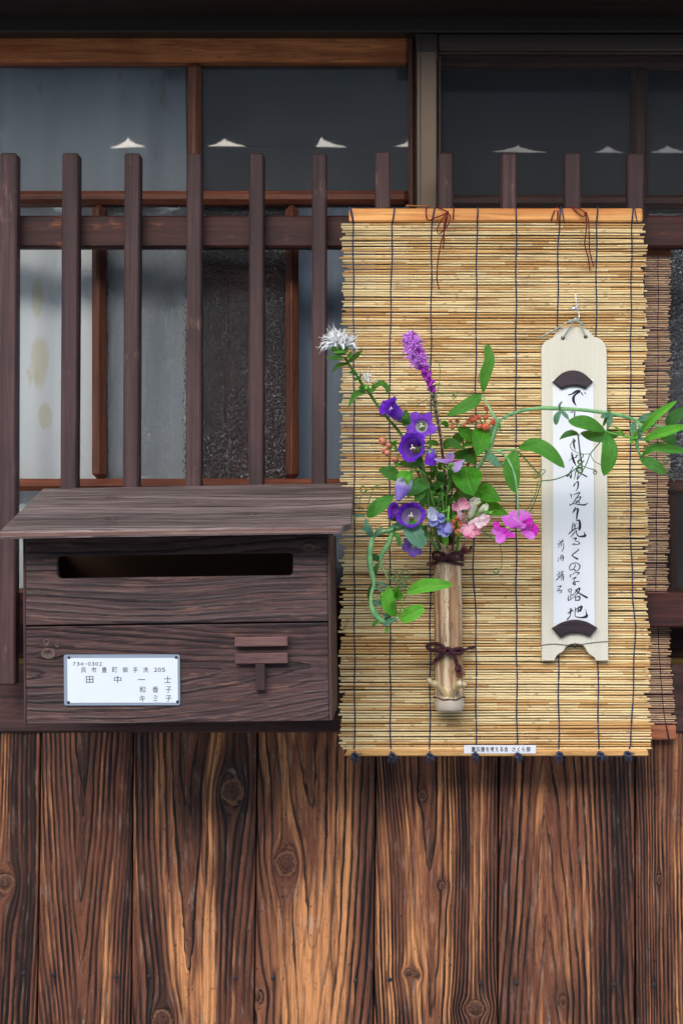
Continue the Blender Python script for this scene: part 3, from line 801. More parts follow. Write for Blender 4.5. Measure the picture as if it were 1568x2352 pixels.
DB = .077
rb = thing('reed_blind', 'pale straw reed blind tied with navy strings and hung over the lattice', 'blind', tuple(W(1135, 1735, DB)))
bl_l = lambda y: 783.5 + 2 * math.sin(y / 90.0)
def bl_r(y):
    k = min(max((y - 1380) / 120.0, 0), 1)
    return 1481 + (3 if y > 560 else -6) + 6 * k + 2.5 * math.sin(y / 37.0)
dB = lambda y: DB + .004 * math.sin((y - 500) / 400.0) + .002 * math.sin(y / 60.0)
rows = blind_rows(rb, 515, 1722, 5.8, bl_l, bl_r, dB, 2.45, m_reed, 11, 26, 3.6)
def polyf(pts):
    ys = [p[0] for p in pts]; xs = [p[1] for p in pts]
    return lambda y: float(np.interp(y, ys, xs)) + .9 * math.sin(y / 23.0 + xs[0])
strs = [[(478, 803), (512, 811), (900, 813), (1740, 815)], [(478, 906), (512, 901), (900, 894), (1730, 897)], [(478, 998), (512, 991), (900, 989), (1730, 987)],
        [(478, 1097), (512, 1095), (900, 1092), (1090, 1090), (1300, 1086), (1430, 1093), (1740, 1093)], [(478, 1184), (512, 1185), (1000, 1184), (1740, 1187)],
        [(478, 1286), (512, 1284), (560, 1281), (1000, 1279), (1740, 1283)], [(478, 1372), (512, 1369), (1000, 1368), (1740, 1374)],
        [(478, 1453), (512, 1450), (1000, 1446), (1250, 1448), (1380, 1453), (1440, 1458), (1470, 1457), (1640, 1451), (1710, 1447), (1735, 1439)]]
rg = random.Random(77)
for k, sp in enumerate(strs):
    f = polyf(sp); x0, x1 = sp[0][1], sp[1][1]
    weave(rb, 'string', rows, f, dB, .0015, .00105, m_navy, 511, 1726)
    mb = MB()        # the loop round the top batten
    mb.add(*tube([W(x0, 477, DB - .004), W(x0, 476.5, DB + .004), W(x0 + (x1 - x0) * .1, 480, DB + .0085), W((x0 + x1) / 2, 494, DB + .009), W(x1, 511, DB + .005)], .0011, 6))
    if k in (0, 7, 5): mb.add(*tube([W(x0 + 2, 477, DB + .004), W(x0 + 4, 482, DB + .0086), W(x0 + 9, 510, DB + .006)], .0008, 5))
    mb.build('string_loop', m_navy, rb)
    mb = MB(); yb = 1733 + rg.uniform(-2, 3); xb = f(1733)
    pk = W(xb + rg.uniform(-2, 4), yb, DB + .011)
    mb.add(*tube([W(f(1722), 1722, DB + .003), W(xb, 1728, DB + .0105), pk], .0012, 6))
    mb.add(*tube([pk + Vector((.0035 * math.cos(a), -.002 - .0015 * math.sin(2 * a), .0028 * math.sin(a))) for a in np.linspace(0, 7.5, 14)], .0015, 6))
    frayed(mb, pk, (.5 * rg.uniform(-1, 1.6), -.4, -1), .012, 20, .0007, rg, .55)
    mb.build('string_knot', m_navy, rb)
obj('top_batten', *wbox(801, 1475, 478, 508.5, DB - .003, DB + .0065, .002), m_bam, rb, False)
obj('bottom_batten', *wbox(797, 1487, 1722, 1737, DB - .004, DB + .0085, .0015, 790, 1489), m_bam2, rb, False)
# maroon hanging cords: a loop on the batten, a bow and two loose tails
def cord(name, pts, r, mat, par, d0, sides=6):
    P = [W(x, y, d0 + dd) for x, y, dd in cr(pts, 8)]
    return obj(name, *tube(P, r, sides), mat, par)
d0 = DB + .009
cord('hanging_cord', [(984, 474, -.012), (978, 482, 0), (982, 505, .001), (1000, 500, .002), (1020, 492, .003), (1027, 487, .003), (1010, 478, .002), (1002, 472, -.004)], .0009, m_redc, rb, d0)
cord('hanging_cord', [(1027, 487, .003), (1033, 500, .006), (1026, 520, .006), (1010, 536, .004), (1003, 530, .003), (1010, 512, .004), (1026, 490, .004), (1022, 520, .004), (1012, 560, .002), (1005, 600, .001), (1003, 640, .001), (1008, 664, .001)], .0008, m_redc, rb, d0)
cord('hanging_cord', [(1027, 488, .004), (1020, 515, .006), (1019, 545, .003), (1017, 572, .003)], .0008, m_redc, rb, d0)
cord('hanging_cord', [(1042, 474, -.010), (1041, 486, 0), (1040, 505, .001)], .0009, m_redc, rb, d0)
cord('hanging_cord', [(1278, 474, -.010), (1270, 490, 0), (1264, 508, .001)], .0009, m_redc, rb, d0)
cord('hanging_cord', [(1277, 474, -.010), (1280, 490, 0), (1278, 508, .001)], .0009, m_redc, rb, d0)
cord('hanging_cord', [(1308, 474, -.010), (1318, 482, 0), (1336, 497, .002), (1344, 490, .004), (1330, 480, .003), (1316, 476, -.002)], .0009, m_redc, rb, d0)
cord('hanging_cord', [(1344, 490, .004), (1346, 520, .003), (1342, 560, .001), (1349, 590, .001), (1354, 622, .001)], .0008, m_redc, rb, d0)
cord('hanging_cord', [(1345, 488, .004), (1350, 505, .006), (1352, 540, .003), (1353, 575, .001), (1362, 612, .001)], .0008, m_redc, rb, d0)
V, F, A = sphere(W(1344, 490, d0 + .004), .0022); obj('cord_knot', V, F, m_redc, rb)
V, F, A = sphere(W(1027, 488, d0 + .004), .0022); obj('cord_knot', V, F, m_redc, rb)
for (x, y, x2, y2) in [(930, 472, 984, 474)]:
    obj('loose_reed', *tube([W(x, y, DB + .001), W(x2, y2, DB + .002)], .0008, 6), m_bam, rb)

# brown blind hanging behind the rails
DR = .0115
bb = thing('brown_reed_blind', 'narrow brown reed blind showing behind the right edge of the straw blind', 'blind', tuple(W(1370, 1700, DR)))
br_r = lambda y: float(np.interp(y, [500, 1100, 1350, 1440, 1560, 1665], [1540, 1535, 1533, 1536, 1543, 1550])) + 1.5 * math.sin(y / 31.0)
rows2 = blind_rows(bb, 590, 1664, 5.0, lambda y: br_r(y) - 330, br_r, lambda y: DR, 1.95, m_breed, 23, 20, 4)
for x0 in (1250, 1380):
    weave(bb, 'string', rows2, lambda y: x0 + .8 * math.sin(y / 20), lambda y: DR, .0013, .0005, m_plum, 588, 1668)
xs_ = polyf([(588, 1511), (1100, 1508), (1360, 1506), (1450, 1511), (1560, 1516), (1665, 1528)])
weave(bb, 'string', rows2, xs_, lambda y: DR, .0013, .0006, m_plum, 588, 1668)
obj('bottom_batten', *wbox(1210, 1552, 1666, 1699, DR - .002, DR + .005, .0015), m_bat3, bb, False)
obj('top_batten', *wbox(1206, 1540, 556, 588, DR - .002, DR + .003, .0015), m_bat3, bb, False)
obj('string_loop', *tube([W(1528, 1664, DR + .004), W(1532, 1682, DR + .0072), W(1536, 1702, DR + .006)], .0011, 6), m_plum, bb)

# ------------------------------------------------------------------ text outlines
_tc = {}; BOLD = 0.0
def glyph(ch):
    if (ch, BOLD) in _tc: return _tc[ch, BOLD]
    cu = bpy.data.curves.new('glyph', 'FONT'); cu.body = ch; cu.size = 1.0; cu.resolution_u = 3; cu.offset = BOLD
    ob = bpy.data.objects.new('glyph', cu); SC.collection.objects.link(ob)
    dg = bpy.context.evaluated_depsgraph_get(); ev = ob.evaluated_get(dg)
    me = ev.to_mesh()
    v = np.array([tuple(p.co) for p in me.vertices]).reshape(-1, 3); f = [tuple(p.vertices) for p in me.polygons]
    ev.to_mesh_clear(); bpy.data.objects.remove(ob); bpy.data.curves.remove(cu)
    _tc[ch, BOLD] = (v, f); return v, f
def letters(items, place, bold=0.0):
    """items: (char, cx, cy, height or None, width or None); place(x,y)->world"""
    mb = MB()
    for ch, cx, cy, hh, ww in items:
        v, f = glyph(ch)
        if len(v) == 0: continue
        lo, hi = v.min(0), v.max(0); ce = (lo + hi) / 2; sz = hi - lo
        sx = sy = None
        if hh: sy = hh / sz[1]
        if ww: sx = ww / sz[0]
        sx = sx or sy; sy = sy or sx
        mb.add([place(cx + (p[0] - ce[0]) * sx, cy - (p[1] - ce[1]) * sy) for p in v], f)
    return mb

# paper label at the foot of the straw blind
m_paper = plain('white_paper', (.76, .81, .85), .55, .35, .03, 30)
m_ink = plain('black_ink', (.018, .018, .024), .5, .3, .1, 50)
t = NT('label_tape'); m_tape = t.done(t.pbsdf((.82, .83, .86, 1), .3, None, .5))
lb = obj('paper_label', *wbox(1065, 1230, 1711.5, 1731, DB + .0088, DB + .0096, .0002), m_tape, rb, False)
BOLD = .014; s1 = '重伝建を考える会'; s2 = 'さくら部'
it = [(ch, 1086.5 + i * 10.75, 1721, 11.4 if ch not in 'をえる' else 10.2, 9.2 if ch not in 'をえる' else 8.0) for i, ch in enumerate(s1)]
it += [(ch, 1179 + i * 11.2, 1721, [9.6, 9.8, 9.8, 11.2][i], [8.2, 6, 7.5, 9.4][i]) for i, ch in enumerate(s2)]
letters(it, lambda x, y: W(x, y, DB + .0098)).build('lettering', m_ink, lb, False); BOLD = 0.0

# ------------------------------------------------------------------ mailbox
m_box = grain_mat('mailbox_cedar', srgb(86, 61, 58), srgb(62, 44, 44), srgb(22, 15, 16), K=(srgb(72, 68, 66), srgb(88, 70, 64), srgb(128, 92, 76)), line=.8, rough=.5, bump=.0020, worn=srgb(176, 122, 98), speck=.25)
m_lid = grain_mat('mailbox_lid_cedar', srgb(136, 120, 116), srgb(102, 87, 84), srgb(44, 35, 35), K=(srgb(50, 46, 44), srgb(90, 70, 62), srgb(130, 106, 94)), line=.9, rough=.6, bump=.0018, worn=srgb(172, 146, 130), speck=.3)
m_edge = bar_mat('worn_board_edge', 0, srgb(178, 148, 134), srgb(132, 98, 90), srgb(104, 72, 66), .6, .65, 1.2)
m_box_v = bar_mat('mailbox_side_cedar', 2, srgb(86, 62, 58), srgb(62, 43, 43), srgb(130, 96, 84), .5, .6, .9)
m_box_in = plain('mailbox_inside', srgb(100, 70, 48), .7, .3, .2, 30)
DM, DMB = .248, .0605
mbx = thing('mailbox', 'dark stained wooden mailbox with sloping lid hung on the lattice', 'mailbox', tuple(W(410, 1655, DMB)))
pxm = PX(DM); roll = math.radians(.8)
ex = Vector((math.cos(roll), 0, math.sin(roll))); ez_ = Vector((-math.sin(roll), 0, math.cos(roll)))
oc = W(408.5, 1447, DM)
def MBX(x, y, dd=0.0):
    """point on the mailbox front (layout units of the photograph), dd metres proud of it"""
    return oc + ex * ((x - 408.5) * pxm) + ez_ * (-(y - 1447) * pxm) + Vector((0, -dd, 0))
def mhex(x0, x1, y0, y1, dd0, dd1, bev=.001):
    return hexa([MBX(x0, y1, dd0 if 0 else dd1), MBX(x1, y1, dd1), MBX(x0, y1, dd0), MBX(x1, y1, dd0), MBX(x0, y0, dd1), MBX(x1, y0, dd1), MBX(x0, y0, dd0), MBX(x1, y0, dd0)], bev)
def mpanel(name, x0, x1, y0, y1, p, hole=None, mat=m_box, thick=.012, st=3.0):
    # across the grain = y, along the grain = x
    P = bil(MBX(x0, y0), MBX(x0, y1), MBX(x1, y0), MBX(x1, y1), y0, y1, x0, x1)
    us = np.arange(y0, y1, st).tolist() + [y1]; vs = np.arange(x0, x1, st * 1.3).tolist() + [x1]
    return us, vs, P, p, thick, hole, mat, name
def mbuild(a, extra_u=(), extra_v=()):
    us, vs, P, p, thick, hole, mat, name = a
    return panel(name, sorted(us + list(extra_u)), sorted(vs + list(extra_v)), P, p, mat, mbx, (0, thick, 0), 2.2, (lambda u, v: hole(v, u)) if hole else None)
SL = (134, 674, 1274, 1325, 9.0)
def slot(x, y):
    x0, x1, y0, y1, r = SL
    qx = np.maximum(np.maximum(x0 + r - x, x - (x1 - r)), 0); qy = np.maximum(np.maximum(y0 + r - y, y - (y1 - r)), 0)
    return (x > x0) & (x < x1) & (y > y0) & (y < y1) & (qx * qx + qy * qy < r * r)
fx = [SL[0] + i * .9 for i in range(12)] + [SL[1] - i * .9 for i in range(12)]; fy = [SL[2] + i * .9 for i in range(12)] + [SL[3] - i * .9 for i in range(12)]
mbuild(mpanel('front_board', 60.5, 753, 1232, 1431.5, dict(seed=52, c=1180, h0=40, hk=0.0, sp=15, knots=[(1262, 712, 9, 2.2)], tone=.02, warp=14, wob=10, spots=[(1345, 110, 14, 50, -.25)]), slot), fy, fx)
mbuild(mpanel('door_board', 60.5, 753, 1435, 1659, dict(seed=57, c=1545, h0=30, hk=.06, sp=15, knots=[(1471, 108, 7, 1.6), (1478, 132, 5, 1.4), (1497, 112, 12, 2.2)], tone=.0, warp=16, wob=22, spots=[(1480, 160, 20, 110, -.2)])))
bk = DM - DMB
obj('side_board', *mhex(55, 60.2, 1232, 1660, -bk, .0004, .0012), m_box_v, mbx, False)
obj('side_board', *mhex(753.3, 760, 1232, 1659, -bk, .0004, .0012), m_box_v, mbx, False)
obj('back_board', *mhex(60.5, 753, 1140, 1655, -bk + .001, -bk + .012, .001), m_box_in, mbx, False)
obj('bottom_board', *mhex(60.5, 753, 1645, 1658, -bk + .0125, -.0125, .001), m_box_in, mbx, False)
# lid
fl, fr, kl, kr_ = W(-2, 1221, .292), W(806, 1209, .292), W(100, 1121, .0615), W(813, 1109, .0615)
Pl = bil(kl, fl, kr_, fr, 0, 330, 0, 690)
nrm = (fr - fl).cross(kl - fl).normalized()
if nrm.z < 0: nrm = -nrm
def lidclip(u, v):
    s_ = (u - 330 + 26) + (v - 690 + 18)      # sawn-off corner at the front right
    over = np.clip(s_ - 26, 0, None)
    return u - over * .6, v - over * .4
lp = dict(seed=63, c=150, h0=26, hk=.03, sp=12, knots=[(95, 165, 9, 2.4), (262, 200, 9, 2.0), (238, 478, 8, 2.2), (60, 560, 5, 2.0)], tone=.02, warp=14, wob=30)
panel('lid', np.arange(0, 330, 3.5).tolist() + [330], np.arange(0, 690, 4.5).tolist() + [690], Pl, lp, m_lid, mbx, tuple(-nrm * .0072), 3.2, None, lidclip)
e0, e1 = Pl(np.array([329.0, 329.0]), np.array([2.0, 668.0]))
e0, e1 = Vector(e0), Vector(e1); fwd = (fl - kl).normalized()
def lid_edge(a, b, th):
    up = nrm
    c = [a - up * th, b - up * th, a - up * th - fwd * .004, b - up * th - fwd * .004, a - up * .0006, b - up * .0006, a - up * .0006 - fwd * .004, b - up * .0006 - fwd * .004]
    return hexa([p + fwd * .0012 for p in c], .0012)
obj('lid_edge', *lid_edge(e0, e1, .0078), m_edge, mbx, False)
# postal mark
m_mark = bar_mat('postal_mark_wood', 0, srgb(112, 80, 76), srgb(86, 60, 60), srgb(170, 130, 116), .35, .6, 1.1)
obj('postal_mark_bar', *mhex(540, 661, 1465, 1487, .0005, .0095, .001), m_mark, mbx, False)
obj('postal_mark_bar', *mhex(540, 661, 1502, 1526, .0005, .0095, .001), m_mark, mbx, False)
obj('postal_mark_stem', *mhex(587, 608, 1526.3, 1587, .0005, .0095, .001), m_box_v, mbx, False)
# name plate
t = NT('clear_plastic_plate'); m_plate = t.done(t.pbsdf((.28, .33, .40, 1), .25, None, .5, Alpha=1.0))
def rrect(x0, x1, y0, y1, r, n=5):
    P = []
    for cx, cy, a0 in ((x1 - r, y0 + r, -90), (x1 - r, y1 - r, 0), (x0 + r, y1 - r, 90), (x0 + r, y0 + r, 180)):
        for k in range(n + 1):
            a = math.radians(a0 + 90 * k / n); P.append((cx + r * math.cos(a), cy + r * math.sin(a)))
    return P
def mprism(poly, d0, d1):
    n = len(poly); f = [MBX(x, y, d1) for x, y in poly]; b = [MBX(x, y, d0) for x, y in poly]
    return f + b, [tuple(range(n))] + [(i, n + i, n + (i + 1) % n, (i + 1) % n) for i in range(n)]
tl = .012
def npx(x, y): return (x, y + (x - 280) * tl)
pl = obj('name_plate', *mprism([npx(x, y) for x, y in rrect(148, 413, 1501, 1617, 5)], .0004, .0022), m_plate, mbx, False)
obj('paper', *mprism([npx(x, y) for x, y in rrect(156, 408, 1509, 1611, 1.5)], .0023, .0026), m_paper, pl, False)
for (x, y) in ((160, 1508), (405, 1508), (158, 1610), (407, 1609)):
    V, F, A = sphere(MBX(*npx(x, y), .0026), .0019, (0, -1, 0), .5, 10, 6); obj('screw', V, F, m_iron, pl)
zz = lambda X, Y: ((X / 1.4255 + 200) / 1.742 if 0 else (X / 1.4255 + 200) / 1.7417, (Y / 1.4255 + 2500) / 1.7417)
it = []
for i, ch in enumerate('734-0302'):
    x, y = zz(142 + i * 21.3, 217); it.append((ch, x, y, 1.0 if ch == '-' else 8.6, 6 if ch == '-' else 6.2))
for i, ch in enumerate('呉市豊町御手洗'):
    x, y = zz(195 + i * 58.7, 251); it.append((ch, x, y, 12.2, 11.6))
for i, ch in enumerate('205'):
    x, y = zz(603 + i * 22.5, 251); it.append((ch, x, y, 9.6, 7.4))
for ch, X in (('田', 229), ('中', 388), ('一', 523), ('士', 671)):
    x, y = zz(X, 306); it.append((ch, x, y, None if ch == '一' else 16.0, 16.6))
for row, yy in (('和香子', 363), ('キミ子', 413)):
    for i, ch in enumerate(row):
        x, y = zz(527 + i * 74, yy); it.append((ch, x, y, 14.0, 13.6 if ch not in 'ミ' else 9.5))
letters(it, lambda x, y: MBX(*npx(x, y - .6), .00285)).build('lettering', plain('grey_ink', (.06, .065, .09), .5, .3, .1, 50), pl, False)

# ------------------------------------------------------------------ poem board
t = NT('pale_paulownia'); c = t.sep(t.coord())
f1 = t.noise(t.comb(t.math('MULTIPLY', c[0], 500), c[1], t.math('MULTIPLY', c[2], 12)), 1.0, 4, .6)
f2 = t.noise(t.comb(t.math('MULTIPLY', c[0], 60), c[1], t.math('MULTIPLY', c[2], 5)), 1.0, 3, .6, .8)
col = t.mix(f2, (*srgb(230, 226, 210), 1), (*srgb(214, 208, 188), 1)); g = t.math('MULTIPLY_ADD', f1, .22, .89)
m_board = t.done(t.pbsdf(t.mix(1.0, col, t.comb(g, g, g), 'MULTIPLY'), .6, t.bump(f1, .0003, .3), .3))
m_fan = bar_mat('dark_fan_wood', 0, srgb(54, 41, 46), srgb(40, 30, 35), None, 0, .42, 1.2, spec=.5)
D1, D2 = DB + .006, DB + .0135
pb = thing('poem_board', 'pale wooden poem board with scalloped ends hung on the straw blind', 'board', tuple(W(1318, 1517, D1)))
topc = [(1243, 830), (1242.6, 802), (1245, 792), (1250.5, 785), (1259, 780), (1268, 776), (1271, 772), (1273, 768), (1279, 760), (1288, 755), (1302, 751.5), (1319, 750.5), (1335, 751.5), (1346, 755.5), (1355, 763), (1360, 769), (1363, 773.5), (1370, 775), (1378, 779), (1386, 787), (1390.5, 795), (1392, 806), (1392.4, 830)]
botc = [(1396, 1490), (1396.3, 1517.5), (1368, 1517.5), (1366, 1512), (1361, 1508), (1353, 1503), (1348, 1497), (1344, 1489), (1338, 1482), (1330, 1479.5), (1318.7, 1478.5), (1308, 1480), (1301, 1484), (1297, 1489), (1293, 1496), (1286, 1500), (1279, 1505), (1274.5, 1511), (1272.5, 1517.5), (1243.6, 1517.5), (1243.4, 1490)]
poly = [(x, y) for x, y in topc] + botc
# front as quads between left and right so that the concave outline stays clean
from mathutils.geometry import tessellate_polygon
def cprism(poly, d0, d1, bev=0.0):
    V, F = prism(poly, d0, d1, bev)
    n = len(poly)
    tri = tessellate_polygon([[Vector((V[i].x, V[i].z, 0)) for i in range(n)]])
    F = [f for f in F if len(f) != n or n <= 4] + [tuple(t_) for t_ in tri]
    return V, F
obj('board', *cprism(poly, D1, D2, .0006), m_board, pb, False)
d3 = D2 + .0006
def strip_d(x, y): return d3 + .0004 + .0012 * max(0, math.sin((y - 870) / 575 * math.pi)) ** .5 + .0008 * math.sin(y / 19.0) * math.exp(-((y - 990) / 90) ** 2) * math.sin(x / 14.0)
t = NT('glossy_film_paper'); m_strip = t.done(t.pbsdf((.84, .87, .92, 1), .38, None, .4, Coat_Weight=.6, Coat_Roughness=.06))
V = []; F = []; nx, ny = 13, 70
for j in range(ny):
    for i in range(nx):
        y = 870 + 577 * j / (ny - 1); x = (1268 + 2.4 * j / (ny - 1)) + 94 * i / (nx - 1)
        V.append(W(x, y, strip_d(x, y)))
for j in range(ny - 1):
    for i in range(nx - 1): F.append((j * nx + i, (j + 1) * nx + i, (j + 1) * nx + i + 1, j * nx + i + 1))
ps = obj('poem_strip', V, F, m_strip, pb)
def fan(outer, inner, nm):
    o_ = cr(outer, 8); i_ = cr(inner, 8)
    poly = [tuple(p) for p in o_] + [tuple(p) for p in i_]
    obj(nm, *cprism(poly, d3 - .0005, d3 + .0062, .0022), m_fan, pb, False)
fan([(1268, 877), (1290, 857), (1314, 850), (1338, 856), (1361.5, 876)], [(1344, 893), (1331, 888), (1316.5, 886.4), (1302, 888.5), (1289, 894)], 'fan_clip')
fan([(1267, 1443), (1292, 1429), (1319, 1423.5), (1346, 1428), (1371.5, 1442)], [(1354.5, 1463), (1337, 1456.5), (1319, 1454.5), (1303, 1457), (1286.5, 1465.5)], 'fan_clip')
# brush writing
zd3 = lambda x, y: ((x / 4.437 + 2150) / 1.7417, (y / 4.437 + 1450) / 1.7417, 1 / 4.437 / 1.7417)
zd4 = lambda x, y: ((x / 4.277 + 2150) / 1.7417, (y / 4.277 + 1950) / 1.7417, 1 / 4.277 / 1.7417)
A3 = [
 [(540, 575, 14), (600, 560, 18), (660, 525, 28), (715, 505, 36), (742, 518, 26), (690, 552, 22), (645, 590, 30), (628, 640, 38), (636, 695, 32), (658, 735, 20), (688, 778, 2)],
 [(772, 535, 16), (782, 562, 14), (800, 582, 10)], [(825, 528, 8), (838, 545, 14), (848, 556, 8)],
 [(572, 880, 8), (605, 884, 12), (640, 872, 8)], [(658, 872, 10), (648, 930, 16), (650, 1000, 12)],
 [(600, 1195, 10), (570, 1225, 8), (556, 1262, 6)], [(596, 1195, 14), (604, 1250, 16)], [(632, 1205, 10), (634, 1250, 12)],
 [(752, 1270, 6), (735, 1295, 8), (712, 1312, 6)], [(632, 1340, 8), (634, 1430, 24), (645, 1500, 20), (666, 1562, 2)],
 [(600, 1600, 14), (610, 1670, 26), (638, 1755, 30), (660, 1800, 18), (684, 1846, 4)],
 [(545, 1746, 5), (610, 1702, 10), (676, 1684, 14), (690, 1650, 10), (670, 1622, 6)], [(664, 1664, 6), (725, 1644, 8), (785, 1622, 10), (804, 1662, 12), (770, 1702, 8), (716, 1690, 4)],
 [(622, 1850, 10), (600, 1900, 10), (570, 1950, 16), (520, 2018, 24)], [(520, 2016, 16), (556, 1990, 10), (584, 2052, 18), (596, 1960, 10)],
 [(692, 1866, 10), (668, 1960, 14), (644, 2082, 5)], [(750, 1806, 12), (722, 1828, 12), (694, 1846, 6)],
 [(690, 1892, 8), (760, 1874, 12), (796, 1884, 8), (730, 1920, 8), (716, 1960, 10), (700, 2072, 20)], [(700, 2070, 12), (752, 1998, 10), (786, 1936, 6)], [(736, 1958, 10), (800, 1990, 16), (862, 2024, 20)],
 [(646, 2150, 8), (634, 2200, 14), (672, 2138, 8), (708, 2116, 18), (714, 2180, 20), (698, 2240, 14), (668, 2294, 2)]]
A4 = [
 [(548, 108, 5), (568, 132, 16), (572, 188, 3)], [(612, 126, 8), (680, 96, 14), (716, 90, 12), (672, 160, 12), (598, 268, 10)],
 [(640, 190, 7), (700, 166, 10), (734, 162, 14), (706, 215, 14), (658, 262, 12), (646, 238, 10), (690, 234, 10), (714, 264, 14)],
 [(545, 300, 16), (610, 278, 10), (700, 292, 14), (790, 299, 20), (835, 280, 12), (864, 256, 3)],
 [(600, 432, 14), (614, 392, 14), (640, 346, 16)], [(604, 424, 8), (656, 368, 12), (684, 376, 26), (672, 450, 24), (662, 530, 16), (656, 562, 4)],
 [(602, 598, 8), (586, 680, 14), (580, 744, 8)], [(660, 572, 12), (700, 560, 20), (716, 600, 30), (718, 680, 34), (706, 724, 26)],
 [(652, 616, 10), (612, 652, 12), (644, 660, 10), (618, 694, 9), (662, 700, 10), (694, 690, 12)], [(524, 796, 12), (600, 730, 18), (652, 704, 10)],
 [(650, 736, 8), (610, 790, 14), (558, 850, 8)], [(656, 732, 12), (664, 790, 14), (690, 830, 16), (740, 840, 22), (806, 826, 34), (796, 790, 14), (785, 752, 2)],
 [(598, 874, 8), (656, 870, 20), (634, 910, 8), (692, 932, 12), (708, 962, 14), (668, 976, 7), (620, 962, 8), (590, 976, 10), (630, 982, 7), (690, 976, 6)],
 [(694, 1042, 4), (690, 1072, 14), (640, 1112, 14), (584, 1160, 14), (620, 1192, 16), (674, 1224, 24)],
 [(622, 1300, 6), (640, 1340, 12), (600, 1400, 12), (556, 1412, 12), (540, 1370, 12), (566, 1315, 12), (630, 1290, 10), (692, 1306, 12), (718, 1360, 14), (692, 1410, 10), (656, 1432, 3)],
 [(622, 1410, 18), (648, 1422, 14)], [(550, 1490, 8), (556, 1534, 14)], [(550, 1500, 7), (600, 1482, 8), (642, 1452, 10), (704, 1464, 16), (662, 1504, 3)],
 [(592, 1562, 9), (652, 1536, 14), (612, 1582, 8), (628, 1620, 12), (636, 1666, 14), (598, 1640, 16), (652, 1610, 9), (702, 1608, 14)],
 [(514, 1746, 8), (534, 1792, 12)], [(518, 1752, 7), (562, 1734, 12), (574, 1762, 10), (536, 1790, 8)], [(566, 1788, 9), (558, 1892, 10)], [(524, 1850, 9), (520, 1932, 14), (592, 1888, 8)], [(566, 1842, 8), (602, 1834, 8)],
 [(702, 1716, 12), (650, 1782, 12), (588, 1862, 5)], [(640, 1762, 10), (712, 1724, 20), (690, 1790, 16), (600, 1894, 4)], [(648, 1770, 10), (740, 1830, 20), (838, 1882, 26)],
 [(638, 1868, 10), (644, 1938, 12)], [(640, 1882, 8), (712, 1864, 18), (706, 1926, 16), (648, 1930, 12)],
 [(514, 2152, 14), (592, 2104, 18)], [(562, 2078, 22), (554, 2182, 12)], [(504, 2256, 18), (552, 2198, 10)],
 [(640, 2058, 12), (634, 2180, 10), (652, 2212, 12), (740, 2226, 18), (832, 2204, 36), (826, 2150, 14), (818, 2078, 2)], [(648, 2090, 10), (748, 2032, 24), (722, 2112, 28)], [(692, 2048, 14), (690, 2132, 12)], [(658, 2122, 8), (722, 2100, 12)],
 [(364, 905, 8), (386, 932, 6)], [(432, 884, 8), (400, 926, 8)], [(334, 972, 8), (432, 918, 14)], [(362, 975, 6), (350, 1028, 8)], [(366, 986, 6), (406, 958, 9), (400, 1018, 7)], [(440, 948, 8), (438, 1040, 11), (410, 1084, 9), (422, 1100, 3)],
 [(352, 1198, 5), (344, 1268, 9)], [(376, 1190, 6), (412, 1158, 10), (432, 1190, 17), (424, 1258, 11)], [(392, 1168, 8), (390, 1244, 8)], [(368, 1212, 6), (418, 1200, 8)],
 [(350, 1434, 8), (366, 1462, 9)], [(320, 1492, 7), (372, 1474, 9)], [(340, 1500, 7), (346, 1532, 8)], [(376, 1488, 7), (360, 1536, 8)], [(314, 1586, 13), (382, 1528, 9)],
 [(386, 1460, 7), (436, 1434, 10)], [(390, 1490, 7), (430, 1470, 8)], [(380, 1516, 7), (442, 1490, 10)], [(410, 1428, 7), (410, 1510, 8)], [(402, 1530, 6), (394, 1592, 6)], [(400, 1530, 7), (436, 1518, 12), (430, 1592, 12)], [(402, 1556, 6), (430, 1546, 6)],
 [(334, 1696, 7), (396, 1684, 14), (360, 1730, 8), (336, 1746, 6), (392, 1770, 12), (396, 1800, 10), (368, 1802, 6)], [(330, 1772, 9), (412, 1756, 10)]]
mb = MB()
for zc, strokes in ((zd3, A3), (zd4, A4)):
    for si, st in enumerate(strokes):
        pts = cr(st, 6); V = []; F = []; n = len(pts)
        for i, q in enumerate(pts):
            a = pts[max(i - 1, 0)]; b = pts[min(i + 1, n - 1)]
            tx, ty = b[0] - a[0], b[1] - a[1]; L = math.hypot(tx, ty) or 1
            hw = max(abs(q[2]), 3.0) * .65
            for sg in (-1, 1):
                x, y, k = zc(q[0] - ty / L * hw * sg, q[1] + tx / L * hw * sg)
                V.append(W(x, y, strip_d(x, y) + .0003 + .00002 * (si % 7)))
        for i in range(n - 1): F.append((2 * i, 2 * i + 1, 2 * i + 3, 2 * i + 2))
        for q in (pts[0], pts[-1]):     # rounded ends
            b0 = len(V); hw = max(abs(q[2]), 3.0) * .65
            for k in range(8):
                x, y, _ = zc(q[0] + hw * math.cos(k * math.pi / 4), q[1] + hw * math.sin(k * math.pi / 4))
                V.append(W(x, y, strip_d(x, y) + .00028 + .00002 * (si % 7)))
            F.append(tuple(range(b0, b0 + 8)))
        mb.add(V, F)
mb.build('brush_writing', plain('brush_ink', (.02, .02, .035), .5, .3, .1, 50), ps, False)
